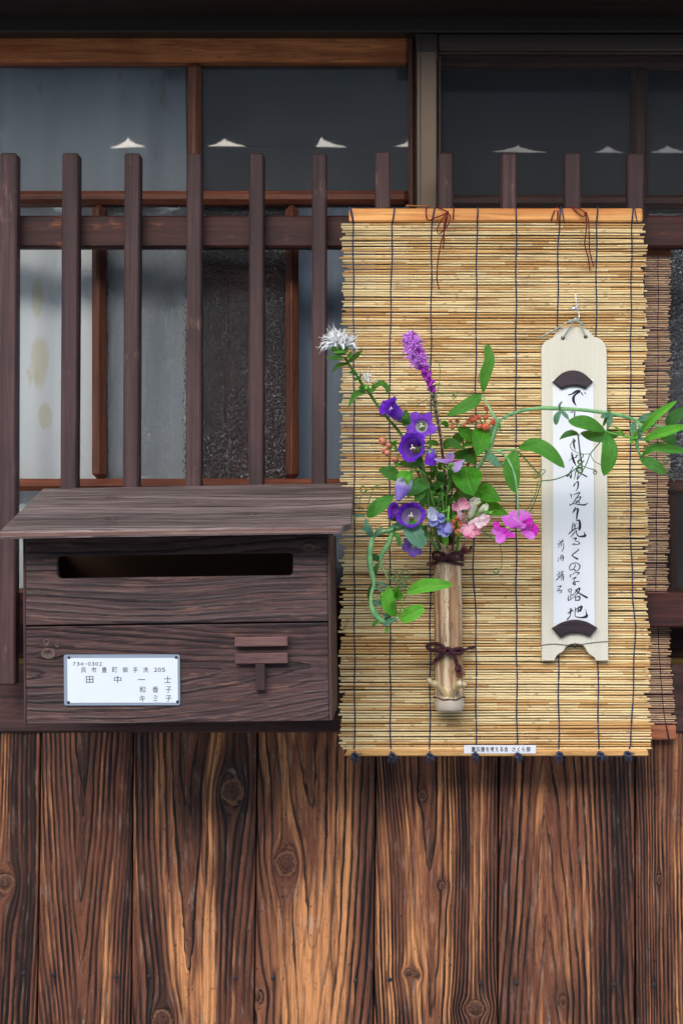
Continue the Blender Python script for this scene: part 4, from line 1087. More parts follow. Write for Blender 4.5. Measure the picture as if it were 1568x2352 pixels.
# cord, hook and screw
m_gcord = plain('grey_green_cord', srgb(172, 182, 172), .85, .2, .2, 600)
m_steel = plain('galvanised_steel', srgb(190, 194, 198), .3, .5, .1, 80, Metallic=.9)
dc = D2 + .003
cord('cord', [(1291.5, 776, -.003), (1292, 774, .001), (1303, 757, .001), (1317, 738, .003), (1322, 733, .004), (1330, 741, .003), (1336, 756, .001), (1343.5, 771, .001), (1344, 773, -.003)], .0011, m_gcord, pb, dc)
cord('cord', [(1318, 737, .004), (1306, 738, .004), (1290, 748, .002), (1268, 760, .002), (1247, 772, .002)], .0011, m_gcord, pb, dc)
cord('cord', [(1321, 734, .005), (1332, 741, .004), (1341, 748, .002)], .0012, m_gcord, pb, dc)
mb = MB(); rg = random.Random(4)
mb.add(*sphere(W(1321, 735, dc + .004), .0032)[:2]); mb.add(*sphere(W(1309, 738, dc + .004), .0022)[:2])
frayed(mb, W(1247, 772, dc + .002), (-1, -.1, -.3), .005, 16, .0005, rg, .35); mb.build('cord_knot', m_gcord, pb)
for (x, y) in ((1291.5, 776.5), (1344, 773)):
    V, F, A = sphere(W(x, y, D2 + .0002), .0026, (0, -1, 0), .1, 12, 4); obj('cord_hole', V, F, m_fan, pb)
cord('wire_hook', [(1324, 738, .004), (1329, 728, .004), (1327, 716, .003), (1322, 708, .003), (1326, 701, .002), (1329, 706, .002), (1325, 712, .001), (1322, 690, .0), (1321, 672, -.002)], .0007, m_steel, pb, dc)
V, F, A = sphere(W(1317, 709, dc + .002), .0035, (0, -1, 0), .5, 12, 6); obj('screw', V, F, m_steel, pb)
cord('wire', [(1243, 1482, 0), (1270, 1479, .0003), (1300, 1481.5, .0003), (1320, 1482, .0006), (1350, 1477.5, .0003), (1380, 1474, .0003), (1396, 1474, 0)], .0004, m_fan, pb, D2 + .0006)
V, F, A = sphere(W(1319, 1483, D2 + .0015), .0032, (0, -1, 0), .6, 10, 6); obj('nail', V, F, m_fan, pb)

# ------------------------------------------------------------------ bamboo vase
t = NT('aged_bamboo'); c = t.sep(t.coord())
f1 = t.noise(t.comb(t.math('MULTIPLY', c[0], 260), t.math('MULTIPLY', c[1], 260), t.math('MULTIPLY', c[2], 7)), 1.0, 4, .65)
f2 = t.noise(t.comb(t.math('MULTIPLY', c[0], 75), t.math('MULTIPLY', c[1], 75), t.math('MULTIPLY', c[2], 7)), 1.0, 5, .65, .5)
f3 = t.noise(t.comb(t.math('MULTIPLY', c[0], 300), t.math('MULTIPLY', c[1], 300), t.math('MULTIPLY', c[2], 130)), 1.0, 3, .6, .8)
col = t.mix(t.ss(f2, .40, .58), (*srgb(230, 210, 178), 1), (*srgb(178, 138, 100), 1))
col = t.mix(t.ss(f1, .50, .62, 0, .75), col, (*srgb(120, 78, 50), 1))
col = t.mix(t.ss(f3, .60, .68, 0, .75), col, (*srgb(104, 66, 42), 1))
m_vase = t.done(t.pbsdf(col, .42, t.bump(f1, .0004, .4), .4))
m_vbase = plain('pale_bamboo_node', srgb(206, 192, 172), .55, .35, .2, 60)
m_stub = plain('bamboo_branch_stub', srgb(214, 190, 142), .5, .35, .15, 60)
m_cordb = None
t = NT('braided_maroon_cord'); c = t.coord()
wv = t.n('ShaderNodeTexVoronoi', {'Vector': c, 'Scale': 620.0}, feature='F1')
m_cordb = t.done(t.pbsdf(t.mix(t.ss(wv.outputs['Distance'], .2, .75), (*srgb(104, 58, 66), 1), (*srgb(52, 26, 34), 1)), .75, t.bump(wv.outputs['Distance'], .0006, -.8), .25))
m_fray = plain('frayed_cord_end', srgb(136, 76, 78), .9, .2, .3, 900)
RV = 33 * PX(.13); DV = DB + .006 + RV
va = thing('bamboo_vase', 'bamboo tube vase with branch stubs tied to the straw blind by maroon cords', 'vase', tuple(W(1031, 1633, DV)))
prof = [(1630, .25), (1632, .90), (1627, 1.03), (1612, 1.06), (1603, 1.04), (1600, 1.10), (1598, 1.07), (1594, 1.0), (1570, .985), (1450, .99), (1340, .98), (1262, .985), (1249, .985), (1249, .80), (1262, .78), (1340, .78), (1440, .78), (1442, .1)]
V = []; F = []; ns = 32
for y, k in prof:
    ce = W(1029.0 + (y - 1440) * .012, y, DV)
    for i in range(ns):
        a = 2 * math.pi * i / ns
        lift = 0
        if y == 1249: lift = .0015 * math.sin(a * 2 + 1) + .0008 * math.sin(a * 5)
        if y in (1600, 1598, 1603): lift = -.003 * (math.cos(a + math.pi / 2) ** 2) + (.002 if math.sin(a) < 0 else 0)
        V.append(Vector((ce.x + RV * k * math.cos(a), -DV + RV * k * math.sin(a), ce.z + lift)))
for j in range(len(prof) - 1):
    for i in range(ns):
        i2 = (i + 1) % ns; F.append((j * ns + i, j * ns + i2, (j + 1) * ns + i2, (j + 1) * ns + i))
lower = [f for f in F if max(f) < 5 * ns]; upper = [f for f in F if max(f) >= 5 * ns]
def sub(V, F):
    u = sorted(set(i for f in F for i in f)); m = {k: i for i, k in enumerate(u)}
    return [V[k] for k in u], [tuple(m[i] for i in f) for f in F]
obj('tube', *sub(V, upper), m_vase, va); obj('base_node', *sub(V, [(ns - 1 - i for i in range(0))] if 0 else lower), m_vbase, va)
P = []
for k in range(41):
    a = 2 * math.pi * k / 40; ce = W(1031, 1599, DV)
    P.append(Vector((ce.x + RV * 1.06 * math.cos(a), -DV + RV * 1.06 * math.sin(a), ce.z - .003 * math.sin(a) ** 2 + .0008 * math.sin(a * 7))))
obj('node_ring', *tube(P, .0009, 6, False), plain('dark_node_edge', srgb(92, 62, 42), .7, .2, .3, 200), va)
dv = DV + RV
def stub(nm, pts, r):
    P = [W(x, y, dv + dd) for x, y, dd in cr(pts, 5)]; n = len(P)
    R = [r * (1.16 if abs(i - n * .58) < .9 else (1.12 if i < 2 else 1.0 - .15 * i / n)) for i in range(n)]
    ob_ = obj(nm, *tube(P, R, 10), m_stub, va)
    V, F, A = sphere(P[-1], R[-1] * .8, (P[-1] - P[-2]), .15, 8, 4); obj('cut_end', V, F, m_vbase, ob_)
stub('branch_stub', [(1025, 1598, -.004), (1013, 1584, .002), (1003, 1574, .008), (990, 1568, .014), (983, 1562, .018)], .0040)
stub('branch_stub', [(1033, 1600, -.004), (1040, 1588, .003), (1047, 1577, .012), (1056, 1569, .024)], .0047)
stub('branch_stub', [(1050, 1578, .006), (1062, 1573, .010), (1070, 1572, .012)], .0034)
# cords round the tube with bows
def ringcord(y, tilt, d_extra=.001, r=.0021):
    P = []
    for k in range(29):
        a = 2 * math.pi * k / 28; ce = W(1028.5, y, DV)
        P.append(Vector((ce.x + (RV + d_extra) * math.cos(a), -DV + (RV + d_extra) * math.sin(a), ce.z + tilt * math.cos(a))))
    return P
def vp(x, y, dd=.0):     # a point on the vase's front surface
    ce = W(1029, y, DV); xo = (x - 1029) * PX(dv)
    k = min(abs(xo) / RV, 1.0); yy = -DV - RV * math.sqrt(max(0, 1 - k * k))
    return Vector((ce.x + xo, yy - dd, W(x, y, dv).z))
def bow(name, loops, r=.002):
    mb = MB()
    for L in loops:
        pts = [vp(x, y, dd) for x, y, dd in L]
        mb.add(*tube([Vector(p) for p in cr([tuple(p) for p in pts], 6)], r, 7))
    return mb.build(name, m_cordb, va)
obj('cord_ring', *tube(ringcord(1283, -.0015), .0021, 7, False), m_cordb, va); obj('cord_ring', *tube(ringcord(1290, -.004), .0019, 7, False), m_cordb, va)
b1 = bow('cord_bow', [[(1018, 1276, .004), (1005, 1268, .005), (995, 1270, .003), (994, 1279, .003), (1004, 1284, .005), (1020, 1278, .005), (1040, 1270, .005), (1052, 1268, .005), (1058, 1265, .004)],
                      [(1020, 1277, .006), (1032, 1282, .006), (1050, 1285, .005), (1061, 1279, .004), (1056, 1272, .005), (1040, 1273, .006), (1022, 1277, .007), (1006, 1288, .005), (998, 1294, .004)],
                      [(1012, 1270, .007), (1022, 1275, .009), (1020, 1284, .008), (1012, 1282, .007)]])
mb = MB(); rg = random.Random(9)
frayed(mb, vp(1058, 1265, .004), (.7, -.2, .2), .011, 60, .0004, rg, .45); mb.build('frayed_end', m_fray, va); mb = MB()
frayed(mb, vp(998, 1294, .004), (-.9, -.2, -.1), .012, 60, .0004, rg, .40)
mb.build('frayed_end', m_fray, va)
obj('tie_cord', *tube([W(1062, 1272, DV), W(1078, 1262, DB + .012), W(1084, 1252, DB + .004)], .0017, 7), m_cordb, va)
obj('cord_ring', *tube(ringcord(1492, .0), .0022, 7, False), m_cordb, va)
bow('cord_bow', [[(1026, 1494, .005), (1008, 1480, .007), (990, 1479, .006), (980, 1484, .006), (984, 1492, .007), (1004, 1494, .007), (1024, 1494, .007)],
                 [(1028, 1494, .007), (1044, 1500, .007), (1058, 1500, .006), (1064, 1494, .005), (1052, 1489, .006), (1032, 1493, .008)],
                 [(1022, 1496, .008), (1010, 1504, .006), (1004, 1512, .005), (998, 1518, .005)],
                 [(1034, 1496, .008), (1042, 1504, .006), (1046, 1518, .004), (1050, 1530, .003), (1054, 1537, .003)],
                 [(1048, 1528, .005), (1054, 1531, .007), (1053, 1538, .006), (1046, 1536, .006), (1048, 1530, .005)],
                 [(1024, 1488, .008), (1032, 1490, .010), (1034, 1499, .009), (1024, 1501, .008)]], .0023)
mb = MB(); frayed(mb, vp(998, 1518, .005), (-.5, -.2, -.8), .006, 30, .0004, rg, .4); mb.build('frayed_end', m_fray, va); mb = MB(); frayed(mb, vp(1054, 1538, .004), (.4, -.2, -1), .011, 50, .0004, rg, .4); mb.build('frayed_end', m_fray, va)
obj('tie_cord', *tube([W(1062, 1494, DV), W(1076, 1489, DB + .014), W(1088, 1486, DB + .004)], .0018, 7), m_cordb, va)

# ------------------------------------------------------------------ plants in the vase
def leaf_mat(name, A, B, vein, style='net', brown=0.0, rough=.52, trans=.42):
    t = NT(name); a = t.sep(t.attr('lf').outputs['Vector']); s_, w, rnd = a[0], a[1], a[2]
    aw = t.math('ABSOLUTE', w)
    oi = t.math('MULTIPLY', rnd, 31.0)
    n1 = t.noise(t.comb(t.math('MULTIPLY', s_, 5), t.math('MULTIPLY', w, 3), oi), 1.0, 4, .6)
    col = t.mix(t.ss(n1, .32, .68), (*A, 1), (*B, 1))
    if style == 'net':
        ph = t.math('FRACT', t.math('MULTIPLY', t.math('SUBTRACT', s_, t.math('MULTIPLY', aw, .30)), 8.0))
        vn_ = t.ss(t.math('ABSOLUTE', t.math('SUBTRACT', ph, .5)), .36, .5)
    else:
        ph = t.math('FRACT', t.math('MULTIPLY', aw, 3.4))
        vn_ = t.ss(t.math('ABSOLUTE', t.math('SUBTRACT', ph, .5)), .34, .5, 0, .8)
    fine = t.noise(t.comb(t.math('MULTIPLY', s_, 60), t.math('MULTIPLY', w, 26), oi), 1.0, 2, .5)
    mid = t.ss(aw, .02, .09, 1.0, 0.0)
    col = t.mix(t.math('MULTIPLY', vn_, .22), col, (*vein, 1)); col = t.mix(t.math('MULTIPLY', mid, .6), col, (*vein, 1))
    g = t.math('MULTIPLY_ADD', fine, .5, .75); col = t.mix(1.0, col, t.comb(g, g, g), 'MULTIPLY')
    if brown:
        e = t.math('MAXIMUM', aw, t.math('MULTIPLY_ADD', s_, 1.35, -.45))
        col = t.mix(t.ss(t.math('ADD', e, t.math('MULTIPLY', t.math('SUBTRACT', n1, .5), .5)), .93, 1.02, 0, brown), col, (*srgb(128, 66, 34), 1))
    h = t.math('ADD', t.math('MULTIPLY', vn_, -.6), t.math('MULTIPLY', mid, -1.0)); h = t.math('ADD', h, t.math('MULTIPLY', fine, .3))
    p = t.pbsdf(col, rough, t.bump(h, .0008, .8), .28)
    tr = t.n('ShaderNodeBsdfTranslucent', {'Color': t.mix(.5, col, (.30, .55, .05, 1))})
    return t.done(t.n('ShaderNodeMixShader', {0: trans, 1: p, 2: tr.outputs[0]}).outputs[0])
g_pea = leaf_mat('pea_leaf', srgb(82, 160, 58), srgb(56, 134, 46), srgb(120, 176, 96), 'par')
g_peabright = leaf_mat('young_pea_leaf', srgb(112, 196, 60), srgb(84, 172, 48), srgb(160, 216, 110), 'par', trans=.35)
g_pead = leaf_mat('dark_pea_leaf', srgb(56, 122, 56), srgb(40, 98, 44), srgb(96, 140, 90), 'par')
g_blue = leaf_mat('bluish_pea_leaf', srgb(112, 164, 138), srgb(84, 140, 112), srgb(150, 190, 164), 'par', rough=.5)
g_hyp = leaf_mat('tutsan_leaf', srgb(72, 160, 38), srgb(48, 130, 28), srgb(126, 176, 80), 'net', .9)
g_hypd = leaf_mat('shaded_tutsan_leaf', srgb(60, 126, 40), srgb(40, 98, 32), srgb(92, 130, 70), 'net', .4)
g_camp = leaf_mat('bellflower_leaf', srgb(80, 150, 66), srgb(54, 120, 50), srgb(120, 164, 104), 'net')
g_bee = leaf_mat('bee_balm_leaf', srgb(84, 150, 62), srgb(60, 122, 46), srgb(140, 184, 110), 'net')
def stem_mat(name, A, B, scale=60):
    t = NT(name); c = t.sep(t.coord())
    n1 = t.noise(t.comb(t.math('MULTIPLY', c[0], scale), t.math('MULTIPLY', c[1], scale), t.math('MULTIPLY', c[2], scale)), 1.0, 3, .6)
    return t.done(t.pbsdf(t.mix(t.ss(n1, .35, .65), (*A, 1), (*B, 1)), .5, None, .4))
s_pea = stem_mat('pea_stem', srgb(134, 182, 118), srgb(92, 152, 100)); s_green = stem_mat('green_stem', srgb(100, 146, 62), srgb(74, 118, 48))
s_dark = stem_mat('purple_stem', srgb(92, 58, 62), srgb(66, 40, 46)); s_red = stem_mat('russet_stem', srgb(150, 98, 72), srgb(116, 70, 50))
s_lime = stem_mat('lime_sepal', srgb(150, 190, 70), srgb(110, 160, 50)); s_tend = stem_mat('tendril', srgb(88, 128, 70), srgb(64, 100, 52))
s_calyx = stem_mat('green_calyx', srgb(120, 186, 70), srgb(84, 150, 50), 200)

rngp = random.Random(2024)
def leaf(par, nm, pts, width, mat, face=(0, -1, 0), fold=.25, cup=.0, prof='ovate', wave=.0, twist=0.0, n=14, hw=4, serr=0.0):
    """pts: world midrib points; width in metres; face: the way the upper side looks"""
    mid = [Vector(p) for p in cr([tuple(p) for p in pts], max(2, n // max(1, len(pts) - 1)))]
    N = len(mid); face = Vector(face).normalized(); rd = rngp.random(); V = []; F = []; A = []
    ph = rngp.uniform(0, 6)
    for i, c in enumerate(mid):
        s_ = i / (N - 1)
        tg = (mid[min(i + 1, N - 1)] - mid[max(i - 1, 0)]).normalized()
        f = face - tg * face.dot(tg); f = f.normalized() if f.length > 1e-4 else tg.orthogonal().normalized()
        if twist: f = Matrix.Rotation(twist * s_, 3, tg) @ f
        sd = tg.cross(f).normalized()
        if prof == 'ovate': wv = 2.94 * s_ ** .62 * (1 - s_)
        elif prof == 'lance': wv = 2.77 * (s_ ** .75) * (1 - s_) ** .72
        elif prof == 'blunt': wv = min(1.0, 2.2 * s_ ** .7) * (1 - s_ ** 5 * .55)
        else: wv = min(1.0, 3 * s_ + .35) * min(1.0, (1 - s_) * 2.2 + .02)
        hwid = width / 2 * max(wv, .02)
        for k in range(-hw, hw + 1):
            t_ = k / hw
            sw = serr * width * .05 * math.sin(i * 3.14159) * abs(t_) ** 3
            up = abs(t_) * fold * hwid - cup * (t_ * t_) * hwid + wave * width * math.sin(s_ * 9 + ph + (1.5 if t_ > 0 else 0)) * t_ * t_ * .5
            V.append(c + sd * (t_ * (hwid + sw)) + f * up); A += [(s_, t_, rd)]
    m = 2 * hw + 1
    for i in range(N - 1):
        for k in range(m - 1): F.append((i * m + k, i * m + k + 1, (i + 1) * m + k + 1, (i + 1) * m + k))
    return obj(nm, V, F, mat, par, True, {'lf': ('FLOAT_VECTOR', A)})
def stem(par, nm, pts, r, mat, sides=7, flat=1.0, ref=None, n=6):
    P = [Vector(p) for p in cr([tuple(p) for p in pts], n)]
    R = r if not hasattr(r, '__len__') else [float(np.interp(i / (len(P) - 1), np.linspace(0, 1, len(r)), r)) for i in range(len(P))]
    return obj(nm, *tube(P, R, sides, True, flat, ref), mat, par)
# views: positions read in enlarged views of the plants
def view(ox, oy, sc): return lambda X, Y, d=.16: W((X / sc + ox) / 1.7417, (Y / sc + oy) / 1.7417, d)
vA = view(1450, 1550, 3.136); vB = view(1650, 1350, 3.136); vC = view(2100, 1200, 2.485); vD = view(1300, 1900, 1.7422); vE = view(1200, 1300, 2.24)
def wid(w, sc, d=.17): return w / sc / 1.7417 * PX(d)
MOUTH = W(1029, 1256, DV)
def mouth(dx=0, dd=0): return MOUTH + Vector((dx, dd, -.01))

# ---- bell flowers
def bell_mat(name, deep, light, throat, white_rim=.0):
    t = NT(name); a = t.sep(t.attr('lf').outputs['Vector']); s_, ph, rnd = a[0], a[1], a[2]
    n1 = t.noise(t.comb(t.math('MULTIPLY', ph, 14), t.math('MULTIPLY', s_, 3), t.math('MULTIPLY', rnd, 20)), 1.0, 4, .6)
    col = t.mix(t.ss(n1, .35, .7), (*deep, 1), (*light, 1))
    col = t.mix(t.ss(t.math('ADD', s_, t.math('MULTIPLY', n1, .12)), .38, .66, 1.0, 0.0), col, (*throat, 1))
    vein = t.ss(t.math('ABSOLUTE', t.math('SUBTRACT', t.math('FRACT', t.math('MULTIPLY', ph, 15.0)), .5)), .40, .5, 0, .35)
    col = t.mix(vein, col, (*[c * .6 for c in deep], 1))
    p = t.pbsdf(col, .55, t.bump(n1, .0006, .5), .25, Sheen_Weight=.2)
    tr = t.n('ShaderNodeBsdfTranslucent', {'Color': col})
    return t.done(t.n('ShaderNodeMixShader', {0: .38, 1: p, 2: tr.outputs[0]}).outputs[0])
m_bell = bell_mat('violet_bell', srgb(104, 26, 196), srgb(126, 48, 216), srgb(140, 80, 210))
m_bellp = bell_mat('lilac_star', srgb(126, 60, 214), srgb(148, 84, 226), srgb(214, 206, 232))
m_bellw = bell_mat('pale_violet_bell', srgb(136, 100, 222), srgb(162, 130, 232), srgb(196, 178, 236))
m_bellout = bell_mat('violet_bell_open', srgb(104, 28, 198), srgb(128, 50, 218), srgb(184, 160, 214))
m_bud = bell_mat('pale_bud', srgb(150, 124, 226), srgb(178, 158, 236), srgb(228, 222, 240))
m_cream = plain('cream_stigma', srgb(236, 234, 206), .6, .3, .1, 200)
m_rust = plain('rusty_anther', srgb(168, 96, 70), .7, .3, .2, 200)
def frame(ax):
    ax = Vector(ax).normalized(); e = ax.cross(Vector((0, 0, 1)))
    e = e.normalized() if e.length > .05 else Vector((1, 0, 0)); return ax, e, ax.cross(e).normalized()
def bell(par, nm, base, ax, L, R, mat, lobe=.5, open_=1.0, tight=.55, seed=1, stig=True, sepals=True, point=.7, spin=0.0):
    rg = random.Random(seed); base = Vector(base); ax, e, g = frame(ax); R = R * 1.12
    prof = [(0, .10), (.04, .28), (.12, .44), (.25, .53), (.42, .56), (.58, .58), (.72, .64), (.82, .74), (.91, .88), (1.0, 1.0)]
    nphi = 50; V = []; F = []; A = []; rd = rg.random()
    jit = [rg.uniform(-.22, .22) for _ in range(5)]
    for j, (s_, r) in enumerate(prof):
        for i in range(nphi):
            ph = 2 * math.pi * i / nphi; c = math.cos(5 * ph)
            lb_ = (.5 + .5 * c) ** point
            k = max(0, (s_ - .62) / .38)
            jt = jit[int(((ph + math.pi / 5) % (2 * math.pi)) / (2 * math.pi / 5)) % 5]
            rr = R * (tight / .56 * r if s_ < .62 else (tight + (r - .59) / .41 * (1 - tight) * open_ * (1 - lobe * .55 * (1 - lb_)) ))
            rr *= 1 + .045 * math.sin(ph * 15 + rd * 9) * k + jt * k * .5
            z = L * (s_ - lobe * .30 * k * (1 - lb_) - .16 * open_ * k * k * lb_ + jt * k * .2)
            V.append(base + ax * z + (e * math.cos(ph + spin) + g * math.sin(ph + spin)) * rr); A.append((s_, ph / 6.2832, rd))
    for j in range(len(prof) - 1):
        for i in range(nphi):
            i2 = (i + 1) % nphi; F.append((j * nphi + i, j * nphi + i2, (j + 1) * nphi + i2, (j + 1) * nphi + i))
    fl = obj(nm, V, F, mat, par, True, {'lf': ('FLOAT_VECTOR', A)})
    if stig:
        mb = MB(); top = base + ax * L * .62
        mb.add(*tube([base, base + ax * L * .3, top], [R * .05, R * .045, R * .05], 6))
        for k in range(3):
            a = 2.1 * k + seed; q = (e * math.cos(a) + g * math.sin(a))
            mb.add(*tube([top, top + ax * R * .10 + q * R * .10, top + ax * R * .08 + q * R * .20], [R * .05, R * .045, R * .03], 5))
        obj('stigma', mb.v, mb.f, m_cream, fl)
        mb = MB()
        for k in range(5):
            a = 1.257 * k + .4; q = (e * math.cos(a) + g * math.sin(a))
            mb.add(*tube([base + ax * L * .12, base + ax * L * .3 + q * R * .14, base + ax * L * .42 + q * R * .20], [R * .03, R * .04, R * .02], 5))
        obj('stamens', mb.v, mb.f, m_rust, fl)
    if sepals:
        mb = MB()
        for k in range(5):
            a = 1.257 * k + .3; q = (e * math.cos(a) + g * math.sin(a))
            p0 = base - ax * R * .06; p1 = base + ax * L * .12 + q * R * .62; p2 = base + ax * L * .30 + q * R * .78
            sd = ax.cross(q)
            mb.add([p0 - sd * R * .10, p0 + sd * R * .10, p1 + sd * R * .20, p1 - sd * R * .20, p2], [(0, 1, 2, 3), (3, 2, 4)])
        mb.add(*sphere(base, R * .26, ax, .8, 8, 5)[:2])
        obj('calyx', mb.v, mb.f, s_calyx, fl)
    return fl
U = lambda w: w / 3.136 / 1.7417 * PX(.18)        # lengths read in views A and B
cs = thing('bellflower', 'tall bellflower stem with four deep violet bells left of the blazing star', 'flower', tuple(MOUTH))
top = vA(760, 900, .165)
stem(cs, 'stem', [mouth(-.004, -.004), vA(880, 1440, .150), vA(800, 1180, .152), vA(745, 940, .146), vA(690, 700, .136), vA(570, 470, .145), vA(490, 385, .162)], [.0022, .002, .0018, .0013], s_green)
bell(cs, 'flower', vA(490, 385, .166), vA(295, 210, .184) - vA(490, 385, .166), U(330), U(132), m_bell, .35, .95, .58, 3)
bell(cs, 'flower', vA(745, 500, .150), Vector((-.12, -1, .12)), U(130), U(172), m_bellp, 1.0, 1.0, .42, 5, point=.85, spin=.3)
bell(cs, 'flower', vA(668, 790, .150), vA(598, 728, .182) - vA(668, 790, .150), U(300), U(176), m_bell, .48, .95, .62, 7, spin=.2)
bell(cs, 'flower', vA(880, 765, .172), vA(845, 960, .168) - vA(880, 765, .172), U(225), U(88), m_bell, .35, .7, .72, 9, stig=False)
stem(cs, 'flower_stalk', [vA(700, 760, .160), vA(800, 740, .165), vA(880, 765, .172)], .0012, s_green); stem(cs, 'flower_stalk', [vA(650, 640, .150), vA(700, 580, .145), vA(745, 500, .150)], .0012, s_green)
stem(cs, 'flower_stalk', [vA(720, 860, .15), vA(690, 800, .145), vA(650, 770, .150)], .0013, s_green)
leaf(cs, 'leaf', [vA(600, 470, .150), vA(560, 400, .150), vA(545, 270, .150)], U(110), g_camp, (-.3, -1, .3), .2)
leaf(cs, 'leaf', [vA(570, 470, .150), vA(500, 420, .152), vA(445, 440, .155)], U(110), g_camp, (-.2, -1, .2), .2)
leaf(cs, 'leaf', [vA(270, 345, .160), vA(240, 350, .165), vA(205, 352, .17)], U(40), g_bee, (0, -1, .5), .2)
leaf(cs, 'leaf', [vA(740, 930, .160), vA(690, 960, .160), vA(590, 1020, .16)], U(60), g_camp, (0, -1, .3), .2, prof='lance')
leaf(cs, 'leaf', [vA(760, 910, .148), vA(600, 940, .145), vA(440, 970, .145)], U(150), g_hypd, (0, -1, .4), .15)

c2 = thing('bellflower', 'shorter bellflower stem with a pale bud and an open violet bell above the lid corner', 'flower', tuple(MOUTH))
stem(c2, 'stem', [mouth(-.008, -.006), vA(870, 1700, .150), vA(820, 1450, .155), vA(800, 1180, .165), vA(740, 1060, .175), vA(640, 1035, .185), vA(580, 1065, .190)], [.002, .0018, .0014, .0012], s_green)
bb_ = vA(560, 1100, .190); ba = vA(440, 1420, .196) - bb_
b5 = bell(c2, 'bud', bb_, ba, ba.length * 1.0, U(118), m_bud, .1, .0, .80, 11, stig=False, sepals=False)
mb = MB()
for v_ in b5.data.vertices:       # the bud is still furled: pinch its mouth
    q = Vector(v_.co) + OFF[c2] - bb_; z = q.dot(ba.normalized()) / ba.length; k = max(0, (z - .5) / .5)
    ctr = ba.normalized() * q.dot(ba.normalized()); rad = q - ctr
    v_.co = Vector(v_.co) - rad * min(.8, k * .75)
leaf(c2, 'sepal', [vA(590, 1060, .194), vA(500, 1090, .206), vA(420, 1140, .206)], U(110), g_peabright, (-.3, -1, .4), .3)
leaf(c2, 'sepal', [vA(590, 1060, .194), vA(560, 1120, .212), vA(565, 1230, .212)], U(100), g_peabright, (.2, -1, .3), .3)
leaf(c2, 'sepal', [vA(580, 1060, .194), vA(600, 1090, .202), vA(610, 1160, .200)], U(80), g_peabright, (.4, -1, .2), .3)
bell(c2, 'flower', vA(628, 1672, .165), vA(585, 1535, .196) - vA(628, 1672, .165), U(250), U(172), m_bellout, .52, .85, .66, 13, spin=.5)
bell(c2, 'flower', vA(470, 1560, .150), vA(380, 1540, .158) - vA(470, 1560, .150), U(130), U(105), m_bell, .4, .8, .6, 17, stig=False)
stem(c2, 'flower_stalk', [vA(860, 1620, .150), vA(760, 1640, .150), vA(625, 1640, .160)], .0013, s_green)
stem(c2, 'flower_stalk', [vA(625, 1640, .155), vA(540, 1590, .148), vA(470, 1560, .150)], .0012, s_green)
leaf(c2, 'leaf', [vA(800, 1180, .155), vA(690, 1240, .168), vA(560, 1380, .172)], U(235), g_camp, (-.2, -1, .35), .18, wave=.05, serr=1)
leaf(c2, 'leaf', [vA(470, 1110, .150), vA(340, 1080, .160), vA(192, 1025, .165)], U(220), g_camp, (.1, -1, .5), .2)
leaf(c2, 'leaf', [vA(690, 1210, .158), vA(720, 1330, .168), vA(650, 1440, .172)], U(160), g_camp, (-.1, -1, .3), .2, serr=1)
leaf(c2, 'leaf', [vA(800, 1330, .150), vA(760, 1420, .156), vA(735, 1540, .158)], U(110), g_camp, (-.2, -1, .2), .2)
leaf(c2, 'leaf', [vA(500, 1650, .150), vA(400, 1640, .152), vA(302, 1650, .155)], U(95), g_pead, (0, -1, .3), .2)

c3 = thing('bellflower_sprig', 'small pale violet bellflower drooping beside the vase mouth', 'flower', tuple(MOUTH))
stem(c3, 'stem', [mouth(-.014, -.004), vA(830, 1830, .150), vA(760, 1850, .160), vA(690, 1930, .168)], .0013, s_green)
bell(c3, 'flower', vA(690, 1930, .168), vA(585, 2055, .185) - vA(690, 1930, .168), U(190), U(128), m_bellw, .75, 1.0, .5, 19, stig=True)
leaf(c3, 'leaf', [vA(650, 1700, .165), vA(665, 1740, .170), vA(660, 1790, .172)], U(60), g_peabright, (0, -1, .1), .2, prof='lance')
for (x, y, x2, y2) in ((760, 1830, 800, 1900), (820, 1760, 870, 1700), (840, 1850, 900, 1880), (800, 1790, 780, 1720), (830, 1830, 880, 1820)):
    leaf(c3, 'leaf', [vA(x, y, .158), vA((x + x2) / 2, (y + y2) / 2 - 8, .164), vA(x2, y2, .164)], U(42), g_bee, (0, -1, .3), .2, prof='lance')

